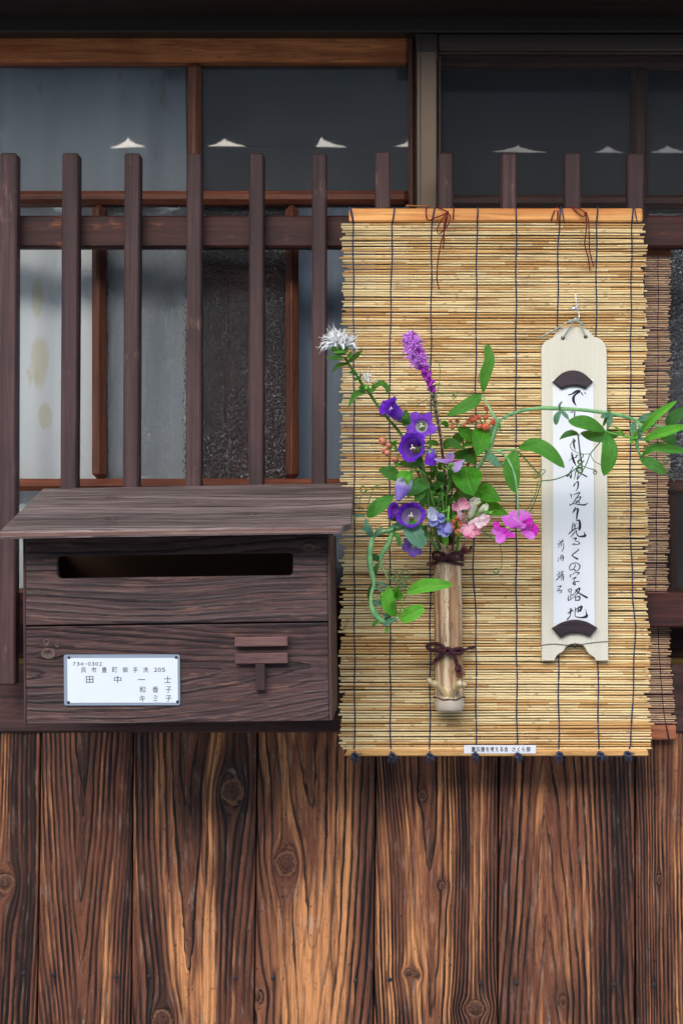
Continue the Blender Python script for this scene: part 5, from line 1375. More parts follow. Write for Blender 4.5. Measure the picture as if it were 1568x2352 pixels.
# ---- bee balm
m_white = plain('white_petal', (.86, .88, .88), .6, .25, .05, 100)
bee = thing('bee_balm', 'white shaggy bee balm leaning left past the edge of the straw blind', 'flower', tuple(MOUTH))
EP = [(400, 290, .19), (450, 370, .185), (510, 450, .18), (560, 540, .175), (620, 610, .172), (680, 700, .165), (780, 830, .155), (910, 990, .145)]
stem(bee, 'stem', [vE(*p) for p in EP] + [vA(720, 1000, .14), vA(860, 1500, .135), mouth(-.003, .006)], [.0017, .0019, .0019, .002], s_green)
UE = lambda w: w / 2.24 / 1.7417 * PX(.19)
def bee_head(cx, cy, d, n, rad, seed, nm='flower', up=.55):
    rg = random.Random(seed); c = vE(cx, cy, d)
    mb = MB(); k = 0
    while k < n:
        v = Vector((rg.gauss(0, 1), rg.gauss(0, .9), rg.gauss(0, .55) + up)).normalized()
        if v.z < -.12 or v.y > .75: continue
        L = UE(rad) * rg.uniform(.70, 1.12); k += 1
        v = (v + Vector((-.1, 0, 0))).normalized()
        p1 = c + v * L * .45 + Vector((0, 0, UE(12))); p2 = c + v * L * .8 + Vector((0, 0, UE(18) * rg.random()))
        p3 = c + v * L + Vector((0, 0, -UE(36) * rg.uniform(-.3, 1.3)))
        mb.add(*tube([c + v * L * .12, p1, p2, p3], [UE(6), UE(8.0), UE(11.0), UE(3.5)], 5, True, .6))
        if rg.random() < .7:      # split lip and stamen threads
            q = Vector((rg.gauss(0, 1), rg.gauss(0, 1), rg.gauss(0, 1))).normalized() * L * .22
            mb.add(*tube([p2, p2 + (p3 - p2) * .4 + q * .6, p3 + q], [UE(6), UE(7), UE(2)], 4, True, .5))
        if rg.random() < .35:
            e = c + v * L * 1.22 + Vector((0, 0, UE(22) * rg.random()))
            mb.add(*tube([p1, p2 + v * L * .1, e], [UE(1.6), UE(1.6), UE(1.4)], 3)); mb.add(*sphere(e, UE(3.6), v, 1.3, 5, 4)[:2])
    return mb.build(nm, m_white, bee)
h1 = bee_head(350, 205, .205, 120, 175, 5)
h2 = bee_head(598, 520, .175, 9, 105, 6, up=.8)
mb = MB()
for k in range(40):
    rg_ = random.Random(k * 3 + 1); a = rg_.uniform(0, 6.28); r_ = UE(78) * math.sqrt(rg_.random())
    p = vE(352, 232, .205) + Vector((math.cos(a) * r_, math.sin(a) * r_ * .8, -UE(14) * (1 - r_ / UE(78))))
    mb.add(*tube([p, p + Vector((math.cos(a) * UE(12), math.sin(a) * UE(10), UE(34)))], [UE(8), UE(6)], 5))
mb.add(*sphere(vE(355, 250, .205), UE(62), (0, 0, 1), .35, 12, 6)[:2])
mb.build('calyx', s_calyx, h1)
mb = MB()
for k in range(16):
    a = k * .8; p = vE(598, 565, .174)
    mb.add(*tube([p, p + Vector((math.cos(a) * UE(26), math.sin(a) * UE(22), UE(30)))], [UE(8), UE(5)], 5))
mb.add(*sphere(vE(598, 568, .174), UE(30), (0, 0, 1), .8, 10, 6)[:2]); mb.build('calyx', s_calyx, h2)
for pts, w in (([(392, 284, .195), (310, 300, .215), (222, 284, .22)], 58), ([(400, 285, .195), (350, 300, .222), (270, 305, .23)], 44), ([(405, 290, .19), (440, 280, .21), (470, 235, .212)], 60), ([(430, 330, .185), (505, 280, .19), (562, 220, .195)], 54),
               ([(425, 345, .185), (340, 368, .195), (288, 425, .197)], 48), ([(515, 460, .18), (470, 430, .188), (432, 432, .19)], 44), ([(530, 480, .18), (500, 490, .19), (490, 500, .19)], 40), ([(535, 470, .18), (545, 450, .185), (550, 438, .187)], 46),
               ([(590, 600, .172), (500, 625, .182), (428, 745, .185)], 66), ([(620, 600, .172), (720, 525, .176), (782, 570, .176), (770, 625, .174)], 56), ([(600, 590, .172), (640, 590, .180), (680, 575, .182)], 50), ([(575, 580, .173), (545, 570, .18), (540, 540, .18)], 44), ([(640, 570, .172), (655, 545, .177), (650, 520, .177)], 40)):
    leaf(bee, 'leaf', [vE(*p) for p in pts], UE(w), g_bee, (0, -1, .45), .3, prof='ovate', wave=.12)

# ---- blazing star (liatris)
m_lia = plain('mauve_floret', srgb(226, 150, 244), .6, .25, .22, 400); m_lia2 = plain('magenta_bud', srgb(164, 48, 178), .55, .25, .2, 400); m_lia3 = plain('dull_green_bud', srgb(128, 128, 104), .6, .25, .3, 400)
lia = thing('blazing_star', 'fluffy mauve blazing star spike with magenta buds down its dark stem', 'flower', tuple(MOUTH))
LP = [(975, 90, .19), (1010, 200, .188), (1055, 330, .186), (1110, 420, .182), (1160, 530, .178), (1195, 650, .172), (1215, 770, .168), (1240, 900, .162), (1265, 1080, .155), (1290, 1300, .148), (1300, 1480, .140)]
lpath = [Vector(p) for p in cr([tuple(vE(*p)) for p in LP] + [tuple(mouth(.002, .0))], 8)]
obj('stem', *tube(lpath, [.0009 + .0009 * min(1, i / 30) for i in range(len(lpath))], 7), s_dark, lia)
rg = random.Random(31)
for i in range(34):            # open florets: tufts of curled threads
    f = (i + .5) / 34; idx = f * 20; c = lpath[int(idx)].lerp(lpath[int(idx) + 1], idx % 1)
    mb = MB(); a = i * 2.4; out = Vector((math.cos(a), math.sin(a) * .9, .25)).normalized()
    R = UE(np.interp(f, [0, .25, .7, 1], [54, 84, 88, 58]))
    for k in range(17):
        v = (out + Vector((rg.gauss(0, .5), rg.gauss(0, .5), rg.gauss(0, .5)))).normalized()
        L = R * rg.uniform(.75, 1.15); b = Vector((rg.gauss(0, .25), rg.gauss(0, .25), rg.gauss(0, .25))) * L
        mb.add(*tube([c + out * R * .15, c + v * L * .55 + out * R * .15, c + v * L + b * .6, c + v * L + b], [UE(4.5), UE(4.2), UE(3.4), UE(2)], 4))
    mb.add(*tube([c, c + out * R * .45], [UE(8), UE(12)], 6))
    mb.build('floret', m_lia if i % 9 else m_lia2, lia)
for i in range(46):            # buds below
    f = i / 45; idx = 18 + f * 48; c = lpath[min(int(idx), len(lpath) - 2)].lerp(lpath[min(int(idx) + 1, len(lpath) - 1)], idx % 1)
    a = i * 2.4; out = Vector((math.cos(a), math.sin(a), .75)).normalized()
    r = UE(np.interp(f, [0, .12, .3, .55, 1], [33, 30, 25, 18, 12]))
    V, F, A = sphere(c + out * r * 1.15, r * .78, out, 1.55, 8, 6)
    obj('flower_bud', V, F, m_lia2 if f < .42 else m_lia3, lia)
for i in range(16):
    idx = 34 + i * 1.9; c = lpath[int(idx)]; a = i * 2.1
    leaf(lia, 'leaf', [c, c + Vector((math.cos(a) * .007, math.sin(a) * .006, .004)), c + Vector((math.cos(a) * .015, math.sin(a) * .012, .003))], .0022, g_camp, (0, -.6, .8), .2, prof='lance', n=6, hw=2)

# ---- tutsan (hypericum) sprigs with berries
def berry_mat(name, A, B):
    t = NT(name); c = t.coord(); n1 = t.noise(c, 90.0, 3, .6); tip = t.attr('tip').outputs['Fac']
    col = t.mix(t.ss(n1, .35, .65), (*A, 1), (*B, 1)); col = t.mix(t.ss(tip, .0, .18, .9, 0), col, (*srgb(60, 28, 20), 1))
    return t.done(t.pbsdf(col, .33, None, .5, Subsurface_Weight=.15, Subsurface_Radius=(.004, .002, .001), Subsurface_Scale=.3))
m_berry = berry_mat('coral_berry', srgb(236, 124, 88), srgb(216, 102, 74)); m_berry2 = berry_mat('peach_berry', srgb(222, 140, 112), srgb(206, 120, 96)); m_berry3 = berry_mat('orange_berry', srgb(240, 132, 96), srgb(228, 96, 84))
def berry(par, p, r, mat, ax=(0, -.75, .5), stalk=None):
    r = r * 1.14; V, F, A = sphere(p, r, ax, 1.08, 12, 8)
    o = obj('berry', V, F, mat, par, True, {'tip': ('FLOAT', A)})
    ax = Vector(ax).normalized(); ax, e, g = frame(ax); mb = MB(); b = Vector(p) - ax * r
    for k in range(5):
        q = e * math.cos(k * 1.257) + g * math.sin(k * 1.257); sd = ax.cross(q)
        p1 = b + q * r * .75 + ax * r * .02; p2 = b + q * r * 1.35 + ax * r * .12
        mb.add([b - sd * r * .15, b + sd * r * .15, p1 + sd * r * .32, p1 - sd * r * .32, p2], [(0, 1, 2, 3), (3, 2, 4)])
    obj('sepals', mb.v, mb.f, s_lime, o)
    if stalk is not None: stem(par, 'berry_stalk', [b, b.lerp(Vector(stalk), .5) + Vector((0, 0, -.001)), stalk], .0008, s_lime, 5)
hy1 = thing('tutsan_sprig', 'sprig of peach tutsan berries poking out left of the violet bells', 'berries', tuple(MOUTH))
j1 = vA(390, 720, .150)
stem(hy1, 'stem', [mouth(-.006, .004), vA(820, 1500, .132), vA(700, 1080, .130), vA(520, 860, .138), j1], [.0018, .0016, .0011], s_red)
for (x, y, r) in ((245, 675, 44), (272, 708, 27), (325, 730, 31), (262, 790, 32), (308, 820, 35)): berry(hy1, vA(x, y, .156 + (r - 27) * .0002), U(r), m_berry2, (-.3 + rngp.uniform(-.3, .3), -.7, rngp.uniform(-.5, .3)), j1)
berry(hy1, vA(402, 905, .15), U(37), m_berry2, (-.3, -.8, -.2), vA(450, 840, .14))
for (x, y, x2, y2, w) in ((390, 720, 430, 660, 60), (380, 700, 350, 680, 44), (400, 750, 440, 790, 50), (440, 940, 415, 1000, 70)):
    leaf(hy1, 'leaf', [vA(x, y, .150), vA((x + x2) / 2, (y + y2) / 2, .154), vA(x2, y2, .154)], U(w), g_hyp, (0, -1, .3), .2)

hy2 = thing('tutsan_sprig', 'leafy tutsan sprig with a row of coral berries right of the blazing star', 'berries', tuple(MOUTH))
stem(hy2, 'stem', [mouth(.006, .002), vB(560, 2000, .132), vB(690, 1600, .140), vB(760, 1380, .150), vB(840, 1240, .156), vB(880, 1090, .160)], [.002, .0018, .0014], s_red)
stem(hy2, 'stem', [mouth(.004, .004), vB(560, 1900, .130), vB(640, 1450, .138), vB(605, 1210, .144), vB(590, 1110, .150)], [.0018, .0014, .0010], s_green)
for (x, y, r, sx, sy) in ((472, 1045, 22, 560, 1090), (557, 1045, 26, 570, 1090), (494, 1120, 28, 560, 1095), (645, 1095, 23, 600, 1100), (695, 1052, 26, 640, 1090), (757, 1020, 46, 860, 1080), (825, 1000, 31, 870, 1070), (932, 885, 37, 920, 1000), (920, 998, 28, 890, 1080), (840, 1115, 30, 870, 1080), (920, 1122, 46, 880, 1085), (1015, 1065, 44, 900, 1080)):
    berry(hy2, vB(x, y, .164 + r * .0001), U(r), m_berry, (rngp.uniform(-.25, .25), -.8, rngp.uniform(-.1, .5)), vB(sx, sy, .156))
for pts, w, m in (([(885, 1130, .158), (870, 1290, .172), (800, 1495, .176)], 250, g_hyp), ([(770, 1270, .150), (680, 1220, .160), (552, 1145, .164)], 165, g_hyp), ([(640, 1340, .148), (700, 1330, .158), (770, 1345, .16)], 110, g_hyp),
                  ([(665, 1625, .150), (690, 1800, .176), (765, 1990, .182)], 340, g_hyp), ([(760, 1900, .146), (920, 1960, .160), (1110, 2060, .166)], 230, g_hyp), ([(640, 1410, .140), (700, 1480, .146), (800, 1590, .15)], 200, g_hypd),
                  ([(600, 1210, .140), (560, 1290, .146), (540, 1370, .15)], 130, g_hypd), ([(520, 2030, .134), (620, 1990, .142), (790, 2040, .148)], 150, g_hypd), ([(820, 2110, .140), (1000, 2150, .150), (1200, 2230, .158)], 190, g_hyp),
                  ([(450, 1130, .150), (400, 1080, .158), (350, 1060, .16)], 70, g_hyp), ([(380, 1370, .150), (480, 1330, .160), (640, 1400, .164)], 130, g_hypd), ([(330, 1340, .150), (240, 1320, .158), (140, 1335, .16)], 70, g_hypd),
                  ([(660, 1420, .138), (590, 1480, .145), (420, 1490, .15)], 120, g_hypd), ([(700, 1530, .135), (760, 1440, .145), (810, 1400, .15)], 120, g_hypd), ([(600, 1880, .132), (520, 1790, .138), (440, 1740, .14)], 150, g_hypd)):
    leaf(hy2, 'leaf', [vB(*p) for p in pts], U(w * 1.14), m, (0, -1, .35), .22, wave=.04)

hy3 = thing('tutsan_sprig', 'few orange berries at the vase mouth between blue and pink flowers', 'berries', tuple(MOUTH))
j3 = vA(1180, 1740, .160)
stem(hy3, 'stem', [mouth(.004, -.006), vA(1150, 1850, .152), j3], .0013, s_red)
for (x, y, r) in ((1130, 1685, 29), (1118, 1755, 34), (1200, 1635, 33), (1232, 1722, 35), (1195, 1818, 40)): berry(hy3, vA(x, y, .172), U(r), m_berry3, (rngp.uniform(-.3, .3), -.8, rngp.uniform(-.4, .4)), j3)
for (x, y, x2, y2, w) in ((1170, 1700, 1150, 1590, 36), (1160, 1690, 1120, 1610, 34), (1180, 1700, 1180, 1600, 30)): leaf(hy3, 'leaf', [vA(x, y, .163), vA((x + x2) / 2, (y + y2) / 2, .168), vA(x2, y2, .168)], U(w), g_peabright, (0, -1, .3), .2, prof='lance')
leaf(hy3, 'leaf', [vA(1040, 1860, .160), vA(1040, 1920, .172), vA(1050, 1995, .174)], U(80), g_peabright, (0, -1, .1), .2)

# ---- petals for pea flowers and snapdragons
def petal_mat(name, A, B, rim):
    t = NT(name); a = t.sep(t.attr('lf').outputs['Vector']); s_, w, rnd = a[0], a[1], a[2]
    n1 = t.noise(t.comb(t.math('MULTIPLY', s_, 4), t.math('MULTIPLY', w, 9), t.math('MULTIPLY', rnd, 30)), 1.0, 3, .6)
    col = t.mix(s_, (*A, 1), (*B, 1)); col = t.mix(t.ss(t.math('ADD', s_, t.math('MULTIPLY', n1, .4)), .95, 1.35), col, (*rim, 1))
    vv = t.ss(t.noise(t.comb(t.math('MULTIPLY', s_, 2), t.math('MULTIPLY', w, 30), rnd), 1.0, 2, .5), .55, .7, 0, .3)
    col = t.mix(vv, col, (*[c * .7 for c in B], 1))
    p = t.pbsdf(col, .5, t.bump(n1, .0006, .6), .25); tr = t.n('ShaderNodeBsdfTranslucent', {'Color': col})
    return t.done(t.n('ShaderNodeMixShader', {0: .4, 1: p, 2: tr.outputs[0]}).outputs[0])
p_mag = petal_mat('magenta_petal', srgb(222, 84, 216), srgb(230, 136, 236), srgb(238, 176, 244)); p_hot = petal_mat('hot_pink_bud', srgb(212, 46, 190), srgb(224, 60, 206), srgb(232, 110, 220))
p_lil = petal_mat('lilac_petal', srgb(198, 120, 212), srgb(196, 180, 232), srgb(214, 204, 240)); p_pink = petal_mat('pink_petal', srgb(240, 206, 214), srgb(236, 134, 176), srgb(240, 170, 198)); p_wht = petal_mat('cream_petal', srgb(214, 226, 180), srgb(242, 242, 232), srgb(246, 240, 240))
p_blu = petal_mat('faded_blue_petal', srgb(176, 160, 214), srgb(140, 154, 222), srgb(196, 206, 236)); p_wb = petal_mat('white_blue_petal', srgb(214, 216, 236), srgb(226, 232, 244), srgb(240, 244, 248)); p_ppk = petal_mat('blush_petal', srgb(240, 232, 232), srgb(244, 212, 222), srgb(238, 160, 190))
def petal(par, nm, base, tip, width, mat, face=(0, -1, 0), fold=0.0, cup=.35, ruffle=.12, bow_=.15, n=10, hw=5, broad=1.0):
    base, tip = Vector(base), Vector(tip); ax = tip - base; L = ax.length; ax.normalize()
    f = Vector(face); f = (f - ax * f.dot(ax)).normalized(); sd = ax.cross(f); rd = rngp.random(); ph = rngp.uniform(0, 6); V = []; F = []; A = []
    for i in range(n):
        s_ = i / (n - 1); w = (min(1, .14 + 1.5 * s_) if s_ < .6 else 1.0) * math.sqrt(max(0.0, 1 - max(0, (s_ - .45) / .56) ** 2.4)) * broad
        for k in range(-hw, hw + 1):
            t_ = k / hw; hwid = width / 2 * max(w, .05)
            sx = s_ - .10 * (1 - abs(t_)) * (1 if s_ > .9 else 0) * .4
            up = (cup * t_ * t_ + fold * abs(t_)) * hwid + bow_ * L * math.sin(s_ * math.pi) * -.5 + ruffle * width * .5 * math.sin(t_ * 7 + ph + s_ * 3) * s_ ** 2 + ruffle * L * .5 * math.sin(t_ * 5 + ph) * max(0, s_ - .7)
            V.append(base + ax * L * sx + sd * t_ * hwid + f * up); A.append((s_, t_, rd))
    m = 2 * hw + 1
    for i in range(n - 1):
        for k in range(m - 1): F.append((i * m + k, i * m + k + 1, (i + 1) * m + k + 1, (i + 1) * m + k))
    return obj(nm, V, F, mat, par, True, {'lf': ('FLOAT_VECTOR', A)})
UD = lambda w: w / 1.7422 / 1.7417 * PX(.2)

# ---- everlasting pea vine sweeping right
pv = thing('pea_vine', 'everlasting pea vine arching right across the poem board with magenta flowers', 'vine', tuple(MOUTH))
d = .19
stem(pv, 'stem', [mouth(.010, .006), vB(700, 1850, .140), vB(840, 1610, .160), vB(930, 1465, .170), vB(965, 1430, .172), vB(1010, 1250, .178), vB(1060, 1100, .184), vB(1075, 1055, .186)], [.0022, .0024, .0026], s_pea, 8, .55, (0, 1, 0))
stem(pv, 'stem', [vB(1075, 1055, .186), vB(1180, 985, .190), vB(1330, 930, .195), vC(0, 1095, .200), vC(160, 1075, .205), vC(340, 1081, .21), vC(560, 1092, .214), vC(790, 1122, .216), vC(960, 1152, .216), vC(1110, 1198, .214), vC(1250, 1240, .21), vC(1400, 1272, .206), vC(1620, 1300, .2)], [.0013, .0019, .0021, .0027, .0022, .0024, .0017, .0019, .0011], s_pea, 8, .45, (0, 1, 0))
stem(pv, 'branch', [vB(1075, 1055, .186), vB(1020, 990, .184), vB(930, 830, .178), vB(865, 722, .174)], [.0024, .0016, .0011], s_pea, 7, .6, (0, 1, 0))
stem(pv, 'branch', [vB(965, 1425, .172), vB(1100, 1415, .176), vB(1290, 1400, .184)], [.0016, .0013, .0012], s_pea, 7, .6, (0, 1, 0))
stem(pv, 'flower_stalk', [vB(985, 1415, .174), vB(1100, 1440, .184), vB(1200, 1545, .196), vB(1275, 1720, .204), vB(1310, 1950, .208), vB(1318, 2150, .208)], [.0014, .0013, .0012], s_pea)
def vleaf(v, pts, w, sc, m, fold=.18, face=(0, -1, .35), prof='lance', wave=.02, twist=0.0, par=pv):
    return leaf(par, 'leaf', [v(*p) for p in pts], w / sc / 1.7417 * PX(.2), m, face, fold, prof=prof, wave=wave, twist=twist)
vleaf(vB, [(880, 705, .174), (905, 480, .178), (960, 300, .180), (930, 95, .176)], 150, 3.136, g_pea, .2, prof='blunt')
vleaf(vB, [(858, 710, .174), (720, 830, .180), (425, 985, .180)], 170, 3.136, g_pea)
vleaf(vB, [(1318, 1392, .184), (1500, 1350, .20), (1700, 1440, .212), (1905, 1640, .214)], 205, 3.136, g_pea)
vleaf(vB, [(1290, 1405, .184), (1235, 1650, .192), (1285, 1955, .190)], 215, 3.136, g_pea)
vleaf(vB, [(955, 1445, .172), (1000, 1530, .182), (1085, 1615, .184)], 120, 3.136, g_blue, prof='blunt')
vleaf(vB, [(940, 1450, .172), (910, 1420, .174), (880, 1400, .174)], 50, 3.136, g_blue); vleaf(vB, [(1070, 1560, .170), (1110, 1590, .172), (1150, 1605, .172)], 50, 3.136, g_blue)
vleaf(vB, [(1075, 1070, .186), (1090, 1110, .19), (1090, 1160, .19)], 36, 3.136, g_pea); vleaf(vB, [(1040, 1090, .18), (1000, 1160, .178), (980, 1220, .176)], 60, 3.136, g_blue)
vleaf(vC, [(350, 1100, .21), (310, 1170, .216), (305, 1245, .214)], 62, 2.485, g_blue); vleaf(vC, [(345, 1105, .21), (338, 1050, .214), (368, 1005, .214)], 24, 2.485, g_blue)
vleaf(vC, [(360, 1105, .21), (400, 1150, .218), (440, 1205, .222)], 44, 2.485, g_blue, prof='strap')
vleaf(vC, [(795, 1300, .226), (600, 1225, .236), (425, 1205, .232)], 150, 2.485, g_pea, .16)
vleaf(vC, [(545, 1322, .222), (720, 1360, .226), (940, 1335, .224)], 130, 2.485, g_pead)
vleaf(vC, [(525, 1325, .222), (430, 1345, .228), (335, 1395, .224)], 90, 2.485, g_pead, .5, twist=.9)
vleaf(vC, [(800, 1310, .226), (835, 1520, .232), (780, 1750, .226)], 160, 2.485, g_pea)
vleaf(vC, [(845, 1125, .218), (835, 1210, .226), (805, 1305, .226)], 56, 2.485, g_blue, prof='strap'); vleaf(vC, [(830, 1130, .218), (800, 1190, .222), (770, 1260, .222)], 36, 2.485, g_pead)
vleaf(vC, [(835, 1125, .218), (790, 1150, .226), (745, 1170, .226)], 56, 2.485, g_blue); vleaf(vC, [(830, 1120, .218), (835, 1100, .222), (838, 1085, .222)], 26, 2.485, g_blue)
vleaf(vC, [(1130, 1340, .232), (1280, 1170, .250), (1505, 1003, .250)], 86, 2.485, g_peabright, .5)
vleaf(vC, [(1170, 1390, .232), (1370, 1320, .252), (1600, 1250, .252)], 104, 2.485, g_peabright, .45)
vleaf(vC, [(1400, 1262, .206), (1470, 1180, .212), (1600, 1060, .212)], 130, 2.485, g_pead); vleaf(vC, [(1355, 1345, .21), (1420, 1370, .222), (1478, 1440, .22)], 130, 2.485, g_pead, prof='blunt')
vleaf(vC, [(1148, 1555, .224), (1280, 1470, .238), (1450, 1490, .242), (1620, 1500, .24)], 96, 2.485, g_pea, .3); vleaf(vC, [(1140, 1570, .224), (1260, 1640, .236), (1400, 1728, .234)], 128, 2.485, g_camp, .3)
stem(pv, 'branch', [vC(1110, 1200, .214), (vC(1150, 1280, .224)), vC(1110, 1390, .230), vC(1115, 1480, .228), vC(1148, 1560, .224)], [.0024, .0026, .0022, .0014], s_pea, 7, .5, (0, 1, 0))
vleaf(vC, [(1110, 1200, .214), (1180, 1170, .22), (1255, 1125, .22)], 66, 2.485, g_blue); vleaf(vC, [(1090, 1210, .214), (1070, 1280, .222), (1085, 1360, .224)], 70, 2.485, g_blue)
for (x, y, x2, y2, w, m) in ((1110, 1360, 1060, 1300, 40, g_peabright), (1120, 1370, 1160, 1320, 46, g_blue), (1100, 1380, 1030, 1430, 34, g_peabright), (1130, 1380, 1190, 1395, 44, g_blue), (1110, 1370, 1040, 1375, 40, g_peabright), (1180, 1380, 1230, 1430, 36, g_pea), (1000, 1350, 860, 1245, 22, g_peabright), (1010, 1360, 900, 1310, 20, g_peabright), (1120, 1340, 1150, 1260, 44, g_blue)):
    vleaf(vC, [(x, y, .232), ((x + x2) / 2, (y + y2) / 2 - 6, .238), (x2, y2, .238)], w, 2.485, m)
stem(pv, 'branch', [vC(800, 1310, .226), vC(900, 1335, .232), vC(1010, 1360, .236), vC(1110, 1370, .234)], [.0008, .0010, .0018], s_calyx)
def tendril(par, v, pts, r=.00055, mat=None):
    return stem(par, 'tendril', [v(*p) for p in pts], r, mat or s_tend, 5, n=7)
def curlp(cx, cy, d_, r0, turns, a0, drift=(0, 0)):
    out = []
    for k in range(int(turns * 8)):
        a = a0 + k * math.pi / 4; r_ = r0 * (1 - .45 * k / (turns * 8)); out.append((cx + r_ * math.cos(a) + drift[0] * k, cy + r_ * math.sin(a) + drift[1] * k, d_ - k * .0006))
    return out
tendril(pv, vC, [(520, 1330, .222), (540, 1500, .214), (560, 1640, .208), (560, 1720, .206)], .0010)
tendril(pv, vC, [(800, 1330, .222), (720, 1440, .216), (645, 1530, .212), (610, 1620, .21), (575, 1690, .208)] + curlp(540, 1690, .206, 34, 2, 0), .0007)
tendril(pv, vC, [(645, 1530, .212), (560, 1530, .212), (480, 1500, .21), (445, 1450, .21), (480, 1395, .212)] + curlp(485, 1400, .212, 14, 1.5, 1), .0005)
tendril(pv, vC, [(650, 1535, .212), (680, 1600, .212), (760, 1640, .212), (770, 1625, .212)], .0005)
tendril(pv, vC, [(0, 1575, .19), (60, 1650, .195), (150, 1750, .198), (155, 1800, .198), (120, 1930, .194), (60, 2080, .19), (0, 2140, .186)], .0007)
tendril(pv, vC, [(155, 1800, .198), (290, 1785, .2), (420, 1735, .204), (520, 1660, .206), (580, 1600, .206)] + curlp(540, 1610, .206, 24, 2, 0), .0008)
tendril(pv, vC, [(550, 1645, .206), (620, 1670, .206), (690, 1690, .206)] + curlp(690, 1715, .206, 20, 1.3, -1.5), .0006)
tendril(pv, vC, [(155, 1750, .198), (200, 1700, .2), (160, 1690, .2)] + curlp(100, 1750, .198, 26, 1.6, 0), .0005)
tendril(pv, vC, [(1200, 1340, .24), (1280, 1240, .244)] + curlp(1290, 1180, .246, 36, 2.4, 1.5, (0, -4)), .0006)
tendril(pv, vC, [(1400, 1680, .232), (1450, 1750, .23), (1480, 1805, .228)], .0006); tendril(pv, vC, [(1450, 1490, .242), (1420, 1600, .24)] + curlp(1390, 1600, .24, 24, 1.5, 0), .0005)
tendril(pv, vB, [(860, 720, .172), (640, 705, .168), (480, 700, .165), (310, 690, .162)], .0007); tendril(pv, vB, [(480, 700, .165), (540, 740, .165), (430, 830, .163), (310, 810, .162)] , .0005)
tendril(pv, vB, [(310, 690, .162), (340, 500, .16), (330, 330, .158), (270, 285, .157)], .0005); tendril(pv, vB, [(560, 700, .165)] + curlp(520, 740, .165, 26, 2, 0), .0004)
tendril(pv, vB, [(200, 760, .162), (110, 820, .162), (10, 870, .162)], .0005)
tendril(pv, vB, [(1320, 1430, .184), (1420, 1540, .188), (1568, 1700, .19)], .0010); tendril(pv, vB, [(1568, 1800, .19), (1540, 1950, .188), (1480, 2080, .186), (1400, 2190, .184)], .0005)
tendril(pv, vD, [(1215, 470, .19), (1230, 560, .188), (1225, 640, .186)] + curlp(1190, 670, .186, 22, 1.6, 0), .0005); tendril(pv, vD, [(1060, 360, .17), (1120, 410, .17), (1180, 450, .172), (1150, 440, .172)], .0008)
# magenta flowers: banner, wings and keel
def peaflower(par, c, R, face, updir, mats, sd=1):
    c = Vector(c); face = Vector(face).normalized(); up = Vector(updir); up = (up - face * up.dot(face)).normalized(); side = face.cross(up)
    b = petal(par, 'flower', c - face * R * .25, c + up * R * 1.15 - face * R * .25, R * 2.1, mats[0], face, 0, -.25, .07, .1)
    petal(b, 'wing', c, c - up * R * .75 + side * R * .55 * sd + face * R * .35, R * 1.0, mats[1], face + side * .5, 0, .3, .06, .2)
    petal(b, 'wing', c, c - up * R * .7 - side * R * .45 * sd + face * R * .35, R * 1.0, mats[1], face - side * .5, 0, .3, .06, .2)
    petal(b, 'keel', c, c - up * R * .45 + face * R * .5, R * .5, mats[2], face, .4, .3, .03, .1)
    mb = MB(); mb.add(*sphere(c - face * R * .38, R * .22, face, 1.2, 8, 6)[:2]); obj('calyx', mb.v, mb.f, s_calyx, b)
peaflower(pv, vD(1345, 325, .212), UD(80), (-.2, -1, .25), (.05, 0, 1), (p_mag, p_mag, p_hot))
peaflower(pv, vD(1262, 372, .224), UD(76), (-.5, -1, 0), (.35, 0, .9), (p_mag, p_mag, p_hot), -1)
peaflower(pv, vD(1392, 372, .206), UD(66), (.6, -1, -.1), (.5, 0, .3), (p_mag, p_mag, p_hot))
petal(pv, 'petal', vD(1245, 380, .222), vD(1158, 402, .226), UD(62), p_mag, (-.2, -1, .3)); petal(pv, 'petal', vD(1205, 385, .226), vD(1183, 322, .224), UD(50), p_hot, (-.3, -1, .2))
petal(pv, 'petal', vD(1265, 395, .228), vD(1195, 472, .232), UD(76), p_mag, (-.1, -1, .5)); petal(pv, 'petal', vD(1360, 385, .216), vD(1458, 442, .218), UD(64), p_mag, (.2, -1, .4)); petal(pv, 'petal', vD(1255, 410, .232), vD(1325, 425, .236), UD(44), p_hot, (0, -1, .4))
for (x, y, r, mm) in ((1420, 310, 40, p_hot), (1462, 372, 38, p_hot)):
    petal(pv, 'bud', vD(x - 34, y + 16, .206), vD(x + 20, y - 12, .208), UD(r * 1.9), mm, (.2, -1, .2), .0, -.75, .05, .3); petal(pv, 'bud', vD(x - 34, y + 20, .204), vD(x + 22, y + 14, .212), UD(r * 1.5), p_hot, (.1, -1, .5), .0, -.6, .05, .2)
stem(pv, 'flower_stalk', [vB(1318, 2150, .208), vD(1350, 300, .205), vD(1400, 340, .2), vD(1430, 355, .2)], .0010, s_pea)

# ---- pea vine drooping left
pl_ = thing('pea_vine', 'bluish green pea vine drooping left of the vase and curling up again', 'vine', tuple(MOUTH))
stem(pl_, 'stem', [mouth(-.012, -.008), vA(760, 1760, .160), vA(560, 1745, .170), vA(380, 1790, .178), vA(210, 1835, .182), vA(130, 1885, .184)], [.002, .0030, .0036, .0034, .0022], s_pea, 8, .4, (0, 1, 0))
stem(pl_, 'stem', [vA(130, 1885, .184), vD(322, 470, .186), vD(310, 560, .188), vD(318, 660, .190), vD(340, 755, .190), vD(322, 830, .192), vD(322, 910, .194), vD(355, 980, .196), vD(410, 1020, .198), vD(470, 1012, .2), vD(510, 990, .2)], [.0022, .0037, .0034, .0020, .0040, .0035, .0020], s_pea, 8, .45, (0, 1, 0))
PL2 = dict(par=pl_)
vleaf(vA, [(48, 1622, .178), (190, 1500, .190), (385, 1362, .188)], 190, 3.136, g_pea, par=pl_)
